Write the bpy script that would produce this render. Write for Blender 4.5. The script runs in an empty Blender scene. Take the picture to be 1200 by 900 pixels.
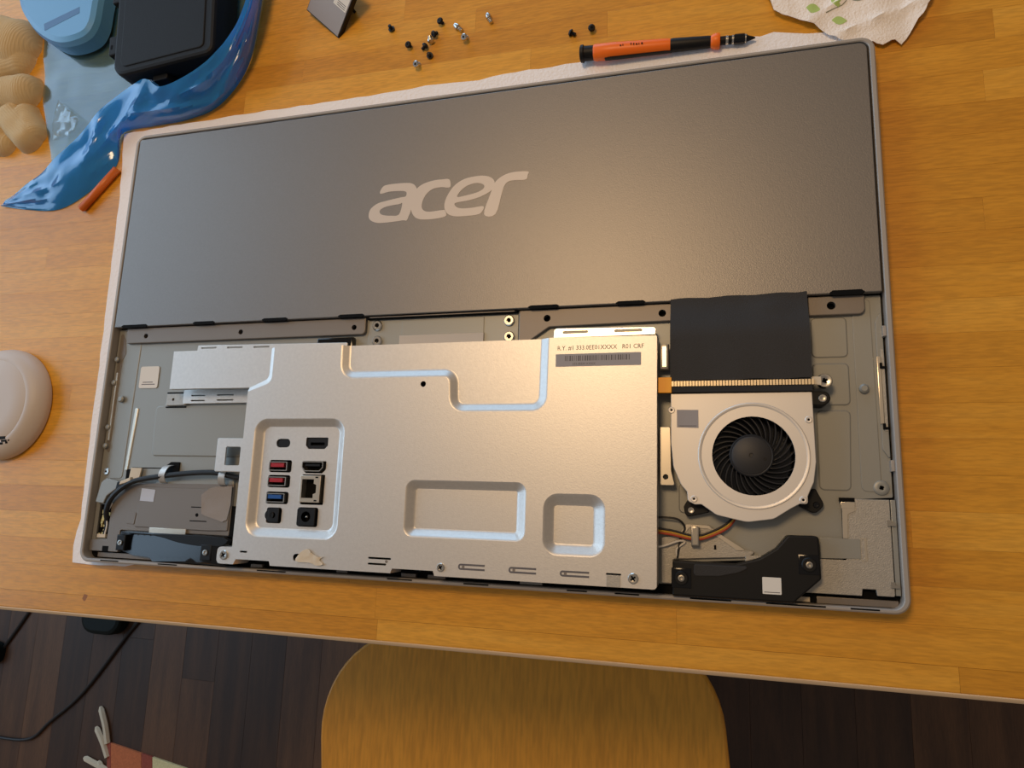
import bpy, bmesh, math, random
from mathutils import Vector, Matrix, noise
from mathutils.geometry import delaunay_2d_cdt

random.seed(7)
SC = bpy.context.scene
COL = SC.collection

# ------------------------------------------------------------------ camera, light, exposure
T = 0.740                       # table top height; the floor is z = 0
cd = bpy.data.cameras.new('camera'); cam = bpy.data.objects.new('camera', cd); COL.objects.link(cam)
cd.sensor_width = 36.0; cd.sensor_fit = 'HORIZONTAL'; cd.lens = 822.19 / 1200 * 36.0
cd.clip_start = 0.01; cd.clip_end = 50
R0 = (0.9622549394, 0.0333870864, -0.2700939355)
R1 = (-0.0164315813, -0.9835083879, -0.1801145579)
R2 = (-0.2716531514, 0.1777541935, -0.9458372017)
cam.matrix_world = Matrix(((R0[0], -R1[0], -R2[0], 0.17226559), (R0[1], -R1[1], -R2[1], -0.12072848),
                           (R0[2], -R1[2], -R2[2], 0.431739 + T), (0, 0, 0, 1)))
SC.camera = cam

wd = bpy.data.worlds.new('room_ambience'); SC.world = wd; wd.use_nodes = True
wd.node_tree.nodes['Background'].inputs[0].default_value = (0.62, 0.52, 0.44, 1)
wd.node_tree.nodes['Background'].inputs[1].default_value = 0.30

def area(name, loc, target, sx, sy, color, power):
    l = bpy.data.lights.new(name, 'AREA'); l.shape = 'RECTANGLE'; l.size = sx; l.size_y = sy
    l.color = color; l.energy = power
    o = bpy.data.objects.new(name, l); COL.objects.link(o); o.location = loc
    o.rotation_euler = (Vector(target) - Vector(loc)).to_track_quat('-Z', 'Y').to_euler()
    return o
area('window_daylight_west', (-2.1, 0.55, T + 0.95), (0, 0.1, T), 2.4, 1.4, (0.52, 0.75, 1.0), 27)
area('window_daylight_north', (-0.9, 3.2, T + 0.75), (0, 0, T), 2.2, 1.3, (0.38, 0.67, 1.0), 30)
pl = bpy.data.lights.new('pendant_lamp_light', 'POINT'); pl.energy = 22; pl.color = (1.0, 0.67, 0.36); pl.shadow_soft_size = 0.16
po = bpy.data.objects.new('pendant_lamp_light', pl); COL.objects.link(po); po.location = (-0.06, 0.36, T + 1.20)

SC.view_settings.view_transform = 'Standard'; SC.view_settings.look = 'None'
SC.view_settings.exposure = 0.0; SC.view_settings.gamma = 1.0; SC.view_settings.use_curve_mapping = False

# ------------------------------------------------------------------ helpers
# every length below is in millimetres; x, y from the computer's lower left corner, z from the table top
DW, DH = 541.0, 334.0
def W3(p): return Vector(((p[0] - DW / 2) * .001, (p[1] - DH / 2) * .001, p[2] * .001 + T))
ORG = {}

def S(r, g, b):
    f = lambda c: (c / 255) / 12.92 if c / 255 <= .04045 else ((c / 255 + .055) / 1.055) ** 2.4
    return (f(r), f(g), f(b), 1)

def inpoly(p, poly):
    x, y = p; c = False; j = len(poly) - 1
    for i in range(len(poly)):
        xi, yi = poly[i][0], poly[i][1]; xj, yj = poly[j][0], poly[j][1]
        if (yi > y) != (yj > y) and x < (xj - xi) * (y - yi) / (yj - yi) + xi: c = not c
        j = i
    return c

def sarea(p): return sum(p[i - 1][0] * p[i][1] - p[i][0] * p[i - 1][1] for i in range(len(p))) / 2
def ccw(p): return list(p) if sarea(p) > 0 else list(p)[::-1]

def offset(poly, d):
    """inset a CCW polygon by d (miter, limited)"""
    n = len(poly); out = []
    for i in range(n):
        a, b, c = Vector(poly[i - 1][:2]), Vector(poly[i][:2]), Vector(poly[(i + 1) % n][:2])
        e1 = (b - a); e2 = (c - b)
        if e1.length < 1e-6 or e2.length < 1e-6: out.append((b.x, b.y)); continue
        e1.normalize(); e2.normalize()
        n1 = Vector((-e1.y, e1.x)); n2 = Vector((-e2.y, e2.x)); m = n1 + n2
        if m.length < 1e-4: m = n1
        m.normalize(); k = d / max(.5, m.dot(n1)); q = b + m * k; out.append((q.x, q.y))
    return out

def fillet(pts, r, n=5, closed=True):
    out = []; N = len(pts)
    for i in range(N):
        p = Vector(pts[i][:2]); ri = pts[i][2] if len(pts[i]) > 2 else r
        if (not closed and i in (0, N - 1)) or ri <= 0: out.append((p.x, p.y)); continue
        a = Vector(pts[i - 1][:2]) - p; b = Vector(pts[(i + 1) % N][:2]) - p
        la, lb = a.length, b.length; a.normalize(); b.normalize()
        ang = math.acos(max(-1, min(1, a.dot(b))))
        if ang > 3.1: out.append((p.x, p.y)); continue
        t = min(ri / math.tan(ang / 2), la * .49, lb * .49)
        rr_ = t * math.tan(ang / 2)
        c = p + (a + b).normalized() * (rr_ / math.sin(ang / 2))
        s = p + a * t - c; e = p + b * t - c
        a0 = math.atan2(s.y, s.x); a1 = math.atan2(e.y, e.x); da = (a1 - a0 + math.pi) % (2 * math.pi) - math.pi
        for k in range(n + 1):
            th = a0 + da * k / n; out.append((c.x + rr_ * math.cos(th), c.y + rr_ * math.sin(th)))
    return out

def rr(x0, x1, y0, y1, r, n=5): return fillet([(x0, y0), (x1, y0), (x1, y1), (x0, y1)], r, n)
def circ(cx, cy, r, n=24, a0=0): return [(cx + r * math.cos(a0 + 2 * math.pi * k / n), cy + r * math.sin(a0 + 2 * math.pi * k / n)) for k in range(n)]

def spline(pts, n=4, closed=True):
    out = []; N = len(pts); P = [Vector(p) for p in pts]
    for i in range(N if closed else N - 1):
        a = P[(i - 1) % N] if closed or i > 0 else P[0]; b = P[i]; c = P[(i + 1) % N]
        d = P[(i + 2) % N] if closed or i + 2 < N else P[-1]
        for k in range(n):
            t = k / n
            out.append(tuple(.5 * (2 * b + (c - a) * t + (2 * a - 5 * b + 4 * c - d) * t * t + (3 * b - a - 3 * c + d) * t ** 3)))
    if not closed: out.append(tuple(P[-1]))
    return out

class G:
    def __init__(s): s.v = []; s.f = []; s.sm = []; s.mi = []; s.cur = 0
    def vert(s, p): s.v.append(tuple(p)); return len(s.v) - 1
    def face(s, idx, smooth=False): s.f.append(tuple(idx)); s.sm.append(smooth); s.mi.append(s.cur)
    def cap(s, outline, holes=(), z=0, zf=None, extra=(), smooth=False):
        pts = [Vector(p[:2]) for p in outline]; ed = [(i, (i + 1) % len(pts)) for i in range(len(pts))]
        for h in holes:
            b = len(pts); pts += [Vector(p[:2]) for p in h]; ed += [(b + i, b + (i + 1) % len(h)) for i in range(len(h))]
        pts += [Vector(p[:2]) for p in extra]
        vs, es, fs, *_ = delaunay_2d_cdt(pts, ed, [], 0, 1e-5)
        ids = [s.vert((q.x, q.y, zf(q.x, q.y) if zf else z)) for q in vs]
        for t in fs:
            c = sum((vs[i] for i in t), Vector((0, 0))) / len(t)
            if inpoly(c, outline) and not any(inpoly(c, h) for h in holes): s.face([ids[i] for i in t], smooth)
        return s
    def loft(s, rings, closed=True, smooth=True):
        R = [[s.vert(p) for p in r] for r in rings]
        for a, b in zip(R, R[1:]):
            n = len(a)
            for i in range(n if closed else n - 1):
                j = (i + 1) % n; s.face((a[i], a[j], b[j], b[i]), smooth)
        return s
    def prism(s, outline, z0, z1, bev=0.0, holes=(), bottom=True):
        o = ccw(outline); r = lambda q, z: [(x[0], x[1], z) for x in q]
        if bev > 0:
            i1 = offset(o, bev * .3); i2 = offset(o, bev)
            s.loft([r(o, z0), r(o, z1 - bev)], smooth=False); s.loft([r(o, z1 - bev), r(i1, z1 - bev * .3), r(i2, z1)], smooth=True); top = i2
        else: s.loft([r(o, z0), r(o, z1)], smooth=False); top = o
        s.cap(top, holes, z1)
        for h in holes: s.loft([r(h, z1), r(h, z0)], smooth=False)
        if bottom: s.cap(o, holes, z0)
        return s
    def box(s, x0, x1, y0, y1, z0, z1, bev=0.0): return s.prism([(x0, y0), (x1, y0), (x1, y1), (x0, y1)], z0, z1, bev)
    def lathe(s, cx, cy, prof, n=32, smooth=True):
        rings = [[(cx + r * math.cos(2 * math.pi * k / n), cy + r * math.sin(2 * math.pi * k / n), z) for k in range(n)] for r, z in prof]
        s.loft(rings, smooth=smooth); return s
    def tube(s, path, r, n=8, caps=True):
        P = [Vector(p) for p in path]; rings = []; up = Vector((0, 0, 1)); N = len(P)
        for i, p in enumerate(P):
            t = (P[min(i + 1, N - 1)] - P[max(i - 1, 0)]).normalized()
            if abs(t.dot(up)) > .95: up = Vector((1, 0, 0))
            a = t.cross(up).normalized(); b = a.cross(t).normalized()
            ri = r[i] if isinstance(r, (list, tuple)) else r
            rings.append([tuple(p + (a * math.cos(2 * math.pi * k / n) + b * math.sin(2 * math.pi * k / n)) * ri) for k in range(n)])
        s.loft(rings)
        if caps:
            for rg in (rings[0], rings[-1]): s.face([s.vert(q) for q in rg])
        return s
    def slab(s, o, u, v, w):
        o, u, v, w = Vector(o), Vector(u), Vector(v), Vector(w)
        p = [s.vert(o + u * a + v * b + w * c) for c in (0, 1) for b in (0, 1) for a in (0, 1)]
        for f in ((0, 1, 3, 2), (4, 6, 7, 5), (0, 4, 5, 1), (2, 3, 7, 6), (0, 2, 6, 4), (1, 5, 7, 3)): s.face([p[i] for i in f])
        return s
    def sheet(s, outline, zf, step, th=0.3, smooth=True, single=False):
        o = ccw(outline); xs = [p[0] for p in o]; ys = [p[1] for p in o]; ex = []
        x = min(xs) + step / 2; row = 0
        while x < max(xs):
            y = min(ys) + step / 2 + (step / 2 if row % 2 else 0)
            while y < max(ys):
                if inpoly((x, y), o) and min((x - a) ** 2 + (y - b) ** 2 for a, b in zip(xs, ys)) > (step * .35) ** 2: ex.append((x, y))
                y += step
            x += step; row += 1
        s.cap(o, (), zf=zf, extra=ex, smooth=smooth)
        if single: return s
        s.cap(o, (), zf=lambda a, b: zf(a, b) - th, extra=ex, smooth=smooth)
        s.loft([[(a, b, zf(a, b)) for a, b in o], [(a, b, zf(a, b) - th) for a, b in o]], smooth=False)
        return s
    def build(s, name, mat, parent=None, org=None, label=None, cat=None, group=None, kind=None):
        xs, ys, zs = zip(*s.v)
        if org is None: org = ((min(xs) + max(xs)) / 2, (min(ys) + max(ys)) / 2, min(zs))
        me = bpy.data.meshes.new(name)
        me.from_pydata([((x - org[0]) * .001, (y - org[1]) * .001, (z - org[2]) * .001) for x, y, z in s.v], [], s.f)
        for p, sm, mi in zip(me.polygons, s.sm, s.mi): p.use_smooth = sm; p.material_index = mi
        bm = bmesh.new(); bm.from_mesh(me)
        bmesh.ops.remove_doubles(bm, verts=bm.verts, dist=1e-7)
        bmesh.ops.recalc_face_normals(bm, faces=bm.faces)
        for e in bm.edges:
            if len(e.link_faces) == 2 and e.calc_face_angle(0) > (.4 if name == 'front_fold' else .62) and name != 'knit_glove': e.smooth = False
        bm.to_mesh(me); bm.free()
        for m in (mat if isinstance(mat, (list, tuple)) else [mat]): me.materials.append(m)
        o = bpy.data.objects.new(name, me); COL.objects.link(o)
        place(o, org, parent); tag(o, label, cat, group, kind); return o

def place(o, org, parent):
    ORG[o] = Vector(org)
    if parent is None: o.location = W3(org)
    else: o.parent = parent; o.location = (Vector(org) - ORG[parent]) * .001
def tag(o, label=None, cat=None, group=None, kind=None):
    for k, v in (('label', label), ('category', cat), ('group', group), ('kind', kind)):
        if v: o[k] = v
def thing(name, org, label, cat, group=None):
    o = bpy.data.objects.new(name, None); COL.objects.link(o); o.empty_display_size = .02
    place(o, org, None); tag(o, label, cat, group); return o
def inst(src, name, org, parent, rotz=0):
    o = bpy.data.objects.new(name, src.data); COL.objects.link(o); place(o, org, parent); o.rotation_euler.z = rotz; return o

def text(s, size, x, y, z, mat, name, parent, rot=0, sx=1.0):
    cu = bpy.data.curves.new('t', 'FONT'); cu.body = s; cu.size = size; cu.resolution_u = 2
    ob = bpy.data.objects.new('t', cu); COL.objects.link(ob)
    bpy.context.view_layer.update()
    me = bpy.data.meshes.new_from_object(ob.evaluated_get(bpy.context.evaluated_depsgraph_get()))
    bpy.data.objects.remove(ob)
    g = G(); c, sn = math.cos(rot), math.sin(rot)
    for v in me.vertices: g.vert((x + (v.co.x * sx) * c - v.co.y * sn, y + v.co.x * sx * sn + v.co.y * c, z))
    for p in me.polygons: g.face(tuple(p.vertices))
    return g.build(name, mat, parent)

# ------------------------------------------------------------------ materials
def mat(name, col, rough=.5, metal=0.0, spec=.5, bump=0.0, bscale=400, var=0.0, vscale=60, coat=0.0, stretch=(1, 1, 1), sss=0):
    m = bpy.data.materials.new(name); m.use_nodes = True; nt = m.node_tree; n = nt.nodes; l = nt.links
    b = n['Principled BSDF']; b.inputs['Base Color'].default_value = col; b.inputs['Roughness'].default_value = rough
    b.inputs['Metallic'].default_value = metal; b.inputs['Specular IOR Level'].default_value = spec; b.inputs['Coat Weight'].default_value = coat
    geo = n.new('ShaderNodeNewGeometry'); mp = n.new('ShaderNodeMapping'); mp.inputs['Scale'].default_value = stretch
    l.new(geo.outputs['Position'], mp.inputs['Vector'])
    if var > 0:
        t = n.new('ShaderNodeTexNoise'); t.inputs['Scale'].default_value = vscale; t.inputs['Detail'].default_value = 5
        l.new(mp.outputs[0], t.inputs['Vector'])
        r = n.new('ShaderNodeMapRange'); r.inputs['From Min'].default_value = .3; r.inputs['From Max'].default_value = .7
        r.inputs['To Min'].default_value = 1 - var; r.inputs['To Max'].default_value = 1 + var; l.new(t.outputs['Fac'], r.inputs['Value'])
        mx = n.new('ShaderNodeVectorMath'); mx.operation = 'SCALE'; mx.inputs[0].default_value = col[:3]; l.new(r.outputs[0], mx.inputs['Scale'])
        l.new(mx.outputs[0], b.inputs['Base Color'])
    if bump > 0:
        t = n.new('ShaderNodeTexNoise'); t.inputs['Scale'].default_value = bscale; t.inputs['Detail'].default_value = 3
        l.new(mp.outputs[0], t.inputs['Vector'])
        bp = n.new('ShaderNodeBump'); bp.inputs['Strength'].default_value = bump; bp.inputs['Distance'].default_value = .001
        l.new(t.outputs['Fac'], bp.inputs['Height']); l.new(bp.outputs[0], b.inputs['Normal'])
    return m

def wood(name, ca, cb, cc, rough, along='X', gscale=1.0, coat=0.0, bump=.05):
    """staves or planks: tone per piece, long soft grain and short pores"""
    m = bpy.data.materials.new(name); m.use_nodes = True; nt = m.node_tree; n = nt.nodes; l = nt.links; b = n['Principled BSDF']
    geo = n.new('ShaderNodeNewGeometry'); oi = n.new('ShaderNodeObjectInfo')
    ml = n.new('ShaderNodeMath'); ml.operation = 'MULTIPLY'; ml.inputs[1].default_value = 37; l.new(oi.outputs['Random'], ml.inputs[0])
    def tex(sc, scale, detail, dist=0):
        mp = n.new('ShaderNodeMapping'); mp.inputs['Scale'].default_value = sc; l.new(geo.outputs['Position'], mp.inputs['Vector'])
        t = n.new('ShaderNodeTexNoise'); t.noise_dimensions = '4D'; t.inputs['Scale'].default_value = scale; t.inputs['Detail'].default_value = detail
        t.inputs['Distortion'].default_value = dist; l.new(mp.outputs[0], t.inputs['Vector']); l.new(ml.outputs[0], t.inputs['W']); return t
    sx = (lambda a, c: (a, c, c)) if along == 'X' else (lambda a, c: (c, a, c))
    t1 = tex(sx(1.2 * gscale, 14 * gscale), 6, 4, .6); t2 = tex(sx(14 * gscale, 120 * gscale), 8, 2)
    rp = n.new('ShaderNodeValToRGB'); e = rp.color_ramp.elements; e[0].position = .28; e[0].color = ca; e[1].position = .75; e[1].color = cc
    x = e.new(.5); x.color = cb
    ad = n.new('ShaderNodeMath'); ad.operation = 'MULTIPLY_ADD'; ad.inputs[1].default_value = .55; l.new(t1.outputs['Fac'], ad.inputs[0])
    rr_ = n.new('ShaderNodeMapRange'); rr_.inputs['To Min'].default_value = .05; rr_.inputs['To Max'].default_value = .40; l.new(oi.outputs['Random'], rr_.inputs['Value'])
    l.new(rr_.outputs[0], ad.inputs[2]); l.new(ad.outputs[0], rp.inputs['Fac'])
    pr = n.new('ShaderNodeMapRange'); pr.inputs['From Min'].default_value = .35; pr.inputs['From Max'].default_value = .62
    pr.inputs['To Min'].default_value = .84; pr.inputs['To Max'].default_value = 1.04; l.new(t2.outputs['Fac'], pr.inputs['Value'])
    vm = n.new('ShaderNodeVectorMath'); vm.operation = 'SCALE'; l.new(rp.outputs['Color'], vm.inputs[0]); l.new(pr.outputs[0], vm.inputs['Scale'])
    l.new(vm.outputs[0], b.inputs['Base Color']); b.inputs['Roughness'].default_value = rough; b.inputs['Coat Weight'].default_value = coat
    b.inputs['Coat Roughness'].default_value = .3
    bp = n.new('ShaderNodeBump'); bp.inputs['Strength'].default_value = bump; bp.inputs['Distance'].default_value = .001
    l.new(t2.outputs['Fac'], bp.inputs['Height']); l.new(bp.outputs[0], b.inputs['Normal'])
    return m

def film(name, tint, body, opac, rough=.12, trans=.5):
    """thin plastic film: tinted see-through, some body colour and a gloss"""
    m = bpy.data.materials.new(name); m.use_nodes = True; nt = m.node_tree; n = nt.nodes; l = nt.links
    for x in list(n):
        if x.type == 'BSDF_PRINCIPLED': n.remove(x)
    out = [x for x in n if x.type == 'OUTPUT_MATERIAL'][0]
    tr = n.new('ShaderNodeBsdfTransparent'); tr.inputs[0].default_value = tint
    df = n.new('ShaderNodeBsdfDiffuse'); df.inputs[0].default_value = body
    tl = n.new('ShaderNodeBsdfTranslucent'); tl.inputs[0].default_value = body
    gl = n.new('ShaderNodeBsdfGlossy'); gl.inputs['Roughness'].default_value = rough; gl.inputs[0].default_value = (.9, .95, 1, 1)
    a = n.new('ShaderNodeMixShader'); a.inputs[0].default_value = trans; l.new(df.outputs[0], a.inputs[1]); l.new(tl.outputs[0], a.inputs[2])
    c = n.new('ShaderNodeMixShader'); c.inputs[0].default_value = opac; l.new(tr.outputs[0], c.inputs[1]); l.new(a.outputs[0], c.inputs[2])
    lw = n.new('ShaderNodeLayerWeight'); pw = n.new('ShaderNodeMath'); pw.operation = 'POWER'; pw.inputs[1].default_value = 3.5; l.new(lw.outputs['Facing'], pw.inputs[0])
    fr = n.new('ShaderNodeMath'); fr.operation = 'MULTIPLY_ADD'; fr.inputs[1].default_value = .7; fr.inputs[2].default_value = .06; l.new(pw.outputs[0], fr.inputs[0])
    d = n.new('ShaderNodeMixShader'); l.new(fr.outputs[0], d.inputs[0]); l.new(c.outputs[0], d.inputs[1]); l.new(gl.outputs[0], d.inputs[2])
    l.new(d.outputs[0], out.inputs[0]); return m

M = {}
M['beech'] = wood('beech_stave', S(206, 140, 34), S(222, 156, 44), S(234, 172, 62), .40, 'X', 1.0, .10, .03)
M['floor'] = wood('dark_floor_plank', S(50, 29, 15), S(76, 47, 26), S(104, 68, 40), .55, 'Y', .6)
M['ply'] = wood('plywood_seat', S(218, 150, 46), S(226, 158, 52), S(234, 168, 60), .45, 'Y', .35)
M['subfloor'] = mat('subfloor', S(40, 28, 22), .7)
M['cover'] = mat('grey_cover_paint', S(134, 130, 126), .43, .70, bump=.10, bscale=1500, var=.03, vscale=900)
M['rim'] = mat('silver_rim_paint', S(166, 159, 151), .5, .2)
M['galv'] = mat('galvanised_steel', S(216, 212, 206), .44, .75, bump=.06, bscale=1200, var=.035, vscale=500)
M['galv2'] = mat('galvanised_plate', S(176, 172, 164), .5, .6, bump=.2, bscale=1500, var=.08, vscale=700)
M['chassis'] = mat('grey_chassis_steel', S(154, 154, 148), .48, .45, bump=.03, bscale=900)
M['bracket'] = mat('warm_grey_bracket', S(132, 124, 116), .5, .5, bump=.05, bscale=1200)
M['fanmetal'] = mat('fan_cover_metal', S(222, 216, 208), .45, .5)
M['bright'] = mat('bright_tin', S(228, 218, 200), .3, .9)
M['darkgap'] = mat('dark_gap', S(10, 10, 10), .8, spec=.15)
M['blackpl'] = mat('black_plastic', S(12, 12, 13), .5, spec=.3)
M['blackgl'] = mat('black_gloss_plastic', S(8, 9, 12), .16)
M['blade'] = mat('fan_blade_plastic', S(26, 26, 30), .3)
M['hub'] = mat('fan_hub_plastic', S(38, 37, 38), .5)
M['tape'] = mat('black_tape', S(44, 42, 41), .75, bump=.25, bscale=1800, var=.1, vscale=1200)
M['tape_d'] = mat('black_foam_strip', S(32, 32, 34), .8)
M['kapton'] = mat('orange_kapton', (1.0, .42, .015, 1), .45)
M['fins'] = mat('pale_fins', S(226, 206, 170), .4, .6)
M['white'] = mat('white_label', S(228, 224, 216), .6)
M['greylab'] = mat('grey_label', S(156, 152, 154), .6)
M['ink'] = mat('black_ink', S(20, 19, 19), .7, spec=.2)
M['greyink'] = mat('faded_ink', S(96, 92, 94), .6)
M['logo'] = mat('pale_logo', S(208, 196, 184), .45, .2)
M['foam'] = mat('white_foam', S(250, 246, 246), .85, bump=.5, bscale=500)
M['usbred'] = mat('red_usb', S(170, 36, 48), .35)
M['usbblue'] = mat('blue_usb', S(30, 86, 160), .35)
M['steel'] = mat('connector_steel', S(176, 172, 164), .35, .9)
M['screw'] = mat('nickel_screw', S(206, 202, 194), .26, 1.0)
M['screw_k'] = mat('black_screw', S(16, 15, 15), .45, .3)
M['orange'] = mat('orange_plastic', S(252, 116, 10), .4)
M['wire_y'] = mat('yellow_wire', S(196, 150, 40), .45)
M['wire_r'] = mat('red_wire', S(176, 66, 36), .45)
M['wire_k'] = mat('black_wire', S(24, 24, 24), .4)
M['gold'] = mat('gold_contacts', S(206, 176, 110), .3, .7)
M['clothtape'] = mat('grey_cloth_tape', S(150, 142, 136), .7, bump=.3, bscale=1500)
M['wiretape'] = mat('pale_tape', S(214, 200, 176), .5)
M['bluelab'] = mat('pale_blue_tape', S(196, 204, 220), .4)
M['towel'] = mat('paper_towel', S(252, 242, 232), .9, bump=.7, bscale=700, var=.02)
M['leaf'] = mat('green_print', S(182, 208, 122), .9)
M['lineprint'] = mat('grey_line_print', S(150, 150, 132), .9)
M['knit'] = mat('beige_knit', S(208, 184, 142), .95)
M['tub'] = mat('white_tub_plastic', S(204, 192, 182), .5)
M['case'] = mat('black_case_plastic', S(17, 18, 20), .6, spec=.3, bump=.15, bscale=900)
M['panelgrey'] = mat('grey_panel', S(158, 150, 146), .5, .1)
M['bluebox'] = mat('blue_container', S(96, 160, 212), .35)
M['bluemark'] = mat('blue_mark', S(70, 116, 168), .45)
M['bagfilm'] = film('blue_bag_film', (.48, .72, .93, 1), S(70, 145, 205), .30)
M['bagfold'] = film('blue_bag_fold', (.30, .66, .98, 1), (.03, .38, 1.0, 1), .78, .14, .45)
M['clear'] = film('clear_film', (.93, .95, .93, 1), S(210, 215, 205), .12, .08)
M['mountstrip'] = mat('pale_strip_paint', S(196, 184, 170), .6)
M['edge_sheen'] = mat('edge_sheen_wood', S(214, 186, 150), .6)  # paler wood tone, stands in for light reflected off the front bevel
M['pencil'] = mat('dull_orange_lacquer', S(222, 112, 34), .4)
M['rug_r'] = mat('rug_terracotta', S(188, 106, 66), .95, bump=.5, bscale=600, var=.12, vscale=300)
M['rug_p'] = mat('rug_pink', S(150, 74, 58), .95, bump=.5, bscale=600, var=.12, vscale=300)
M['rug_y'] = mat('rug_cream', S(214, 200, 150), .95, bump=.5, bscale=600, var=.1, vscale=300)
M['fringe'] = mat('rug_fringe', S(206, 190, 164), .9)
M['cord'] = mat('dark_cord', S(22, 18, 18), .5)
M['adapter'] = mat('dark_green_adapter', S(10, 18, 16), .6, spec=.2)
M['legwood'] = mat('chair_leg_wood', S(190, 140, 84), .5)
M['knot'] = mat('wood_knot', S(150, 92, 36), .5)

# knit: vertical ribs as fine relief
nt = M['knit'].node_tree; n = nt.nodes; l = nt.links
wv = n.new('ShaderNodeTexWave'); wv.wave_type = 'BANDS'; wv.bands_direction = 'X'; wv.inputs['Scale'].default_value = 260; wv.inputs['Distortion'].default_value = .8
g_ = n.new('ShaderNodeNewGeometry'); mp = n.new('ShaderNodeMapping'); mp.inputs['Rotation'].default_value = (0, 0, .2); l.new(g_.outputs['Position'], mp.inputs[0]); l.new(mp.outputs[0], wv.inputs['Vector'])
bp = n.new('ShaderNodeBump'); bp.inputs['Strength'].default_value = .12; bp.inputs['Distance'].default_value = .0006; l.new(wv.outputs['Fac'], bp.inputs['Height'])
l.new(bp.outputs[0], n['Principled BSDF'].inputs['Normal'])

# ------------------------------------------------------------------ floor (planks run away from the table edge)
FZ = -740.0
g = G(); g.box(-1500, 1500, -1200, 1200, FZ - 30, FZ - 6)
floor = g.build('floor', M['subfloor'], kind='structure')
rnd = random.Random(3)
x = -1380.0
while x < 1400:
    y = -1150 + rnd.uniform(-900, 0)
    while y < 1100:
        L = rnd.uniform(700, 1300); y0, y1 = max(y, -1190), min(y + L, 1190)
        if y1 - y0 > 30: G().box(x + .15, x + 71.85, y0 + .15, y1 - .15, FZ - 6, FZ, .25).build('plank', M['floor'], floor)
        y += L
    x += 72

# ------------------------------------------------------------------ table: glued beech staves, 19.75 mm rows
table = thing('beech_table', (240, 380, FZ), 'butcher block beech table of narrow glued staves carrying the opened computer', 'table')
G().box(-520, 960, -38, 800, -28, -2.0).build('core', M['beech'], table)
rnd = random.Random(11)
joints = {0: [234, 564], 1: [232, 422], 2: [470], 9: [-57], 10: [120], 20: [89], 23: [224], 19: [608], 13: [594]}
rows = [-40.8] + [-25.5 + 19.75 * k for k in range(0, 42)]
for k in range(len(rows) - 1):
    y0, y1 = rows[k], rows[k + 1]
    cuts = sorted(joints.get(k, []))
    xs = [-520.0]
    anchors = cuts + [960.0]
    for a in anchors:
        while a - xs[-1] > 560: xs.append(xs[-1] + rnd.uniform(220, 430))
        if a - xs[-1] > 20: xs.append(a)
    xs[-1] = 960.0
    for a, b in zip(xs, xs[1:]):
        g = G()
        if k == 0:   # rounded front edge
            prof = [(y0 + 3, -28), (y0 + .6, -27), (y0, -24), (y0, -3.5), (y0 + .8, -1.2), (y0 + 3, 0), (y1 - .1, 0), (y1 - .1, -28)]
            r1 = [(a + .06, p, q) for p, q in prof]; r2 = [(b - .06, p, q) for p, q in prof]
            g.loft([r1, r2], smooth=False); g.face([g.vert(p) for p in r1]); g.face([g.vert(p) for p in r2])
        else: g.box(a + .03, b - .03, y0 + .03, y1 - .03, -28, 0, .06)
        g.build('stave', M['beech'], table)
g = G(); g.prism([(97.5 - 100 + (2.0 + .7 * math.sin(t * 2.1)) * math.cos(t * .524), -26.8 + (2.6 + .6 * math.sin(t * 1.7)) * math.sin(t * .524)) for t in range(12)], -.2, .02); g.build('knot', M['knot'], table)
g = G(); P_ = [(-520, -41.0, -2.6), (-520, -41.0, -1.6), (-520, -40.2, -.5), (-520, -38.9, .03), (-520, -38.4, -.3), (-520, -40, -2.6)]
g.loft([P_, [(960, b, c) for a, b, c in P_]]); g.face([g.vert(p) for p in P_]); g.face([g.vert((960, b, c)) for a, b, c in P_]); g.build('edge_sheen_strip', M['edge_sheen'], table)  # thin strip along the front edge, the bevel's reflection put in as colour
for lx, ly in ((-470, 10), (910, 10), (-470, 750), (910, 750)):
    G().box(lx - 30, lx + 30, ly - 30, ly + 30, FZ, -28, 2).build('leg', M['legwood'], table)

# ------------------------------------------------------------------ chair below the table edge
SZ = -290.0
chair = thing('plywood_chair', (252, -300, FZ), 'pale plywood chair with a rounded seat pushed under the table edge', 'chair')
def rotp(p, c, a): 
    dx, dy = p[0] - c[0], p[1] - c[1]; return (c[0] + dx * math.cos(a) - dy * math.sin(a), c[1] + dx * math.sin(a) + dy * math.cos(a))
CA = math.radians(5.5); CC = (254, -280)
seat = fillet([(46, -470, 60), (462, -470, 60), (464, -72, 95), (44, -72, 105)], 80, 12)
seat = [rotp(p, CC, CA) for p in seat]
G().prism(seat, SZ - 12, SZ, 2.5).build('seat', M['ply'], chair)
for lx, ly in ((95, -130), (410, -130), (95, -430), (410, -430)):
    p = rotp((lx, ly), CC, CA); q = rotp((lx + (18 if lx > 250 else -18), ly + (14 if ly > -300 else -14)), CC, CA)
    G().tube([(q[0], q[1], FZ), (p[0], p[1], SZ - 12)], [13, 18], 12).build('leg', M['legwood'], chair)
for a, b in (((95, -130), (410, -130)), ((95, -430), (410, -430))):
    a = rotp(a, CC, CA); b = rotp(b, CC, CA); G().tube([(a[0], a[1], SZ - 40), (b[0], b[1], SZ - 40)], 11, 8).build('rail', M['legwood'], chair)

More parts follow.
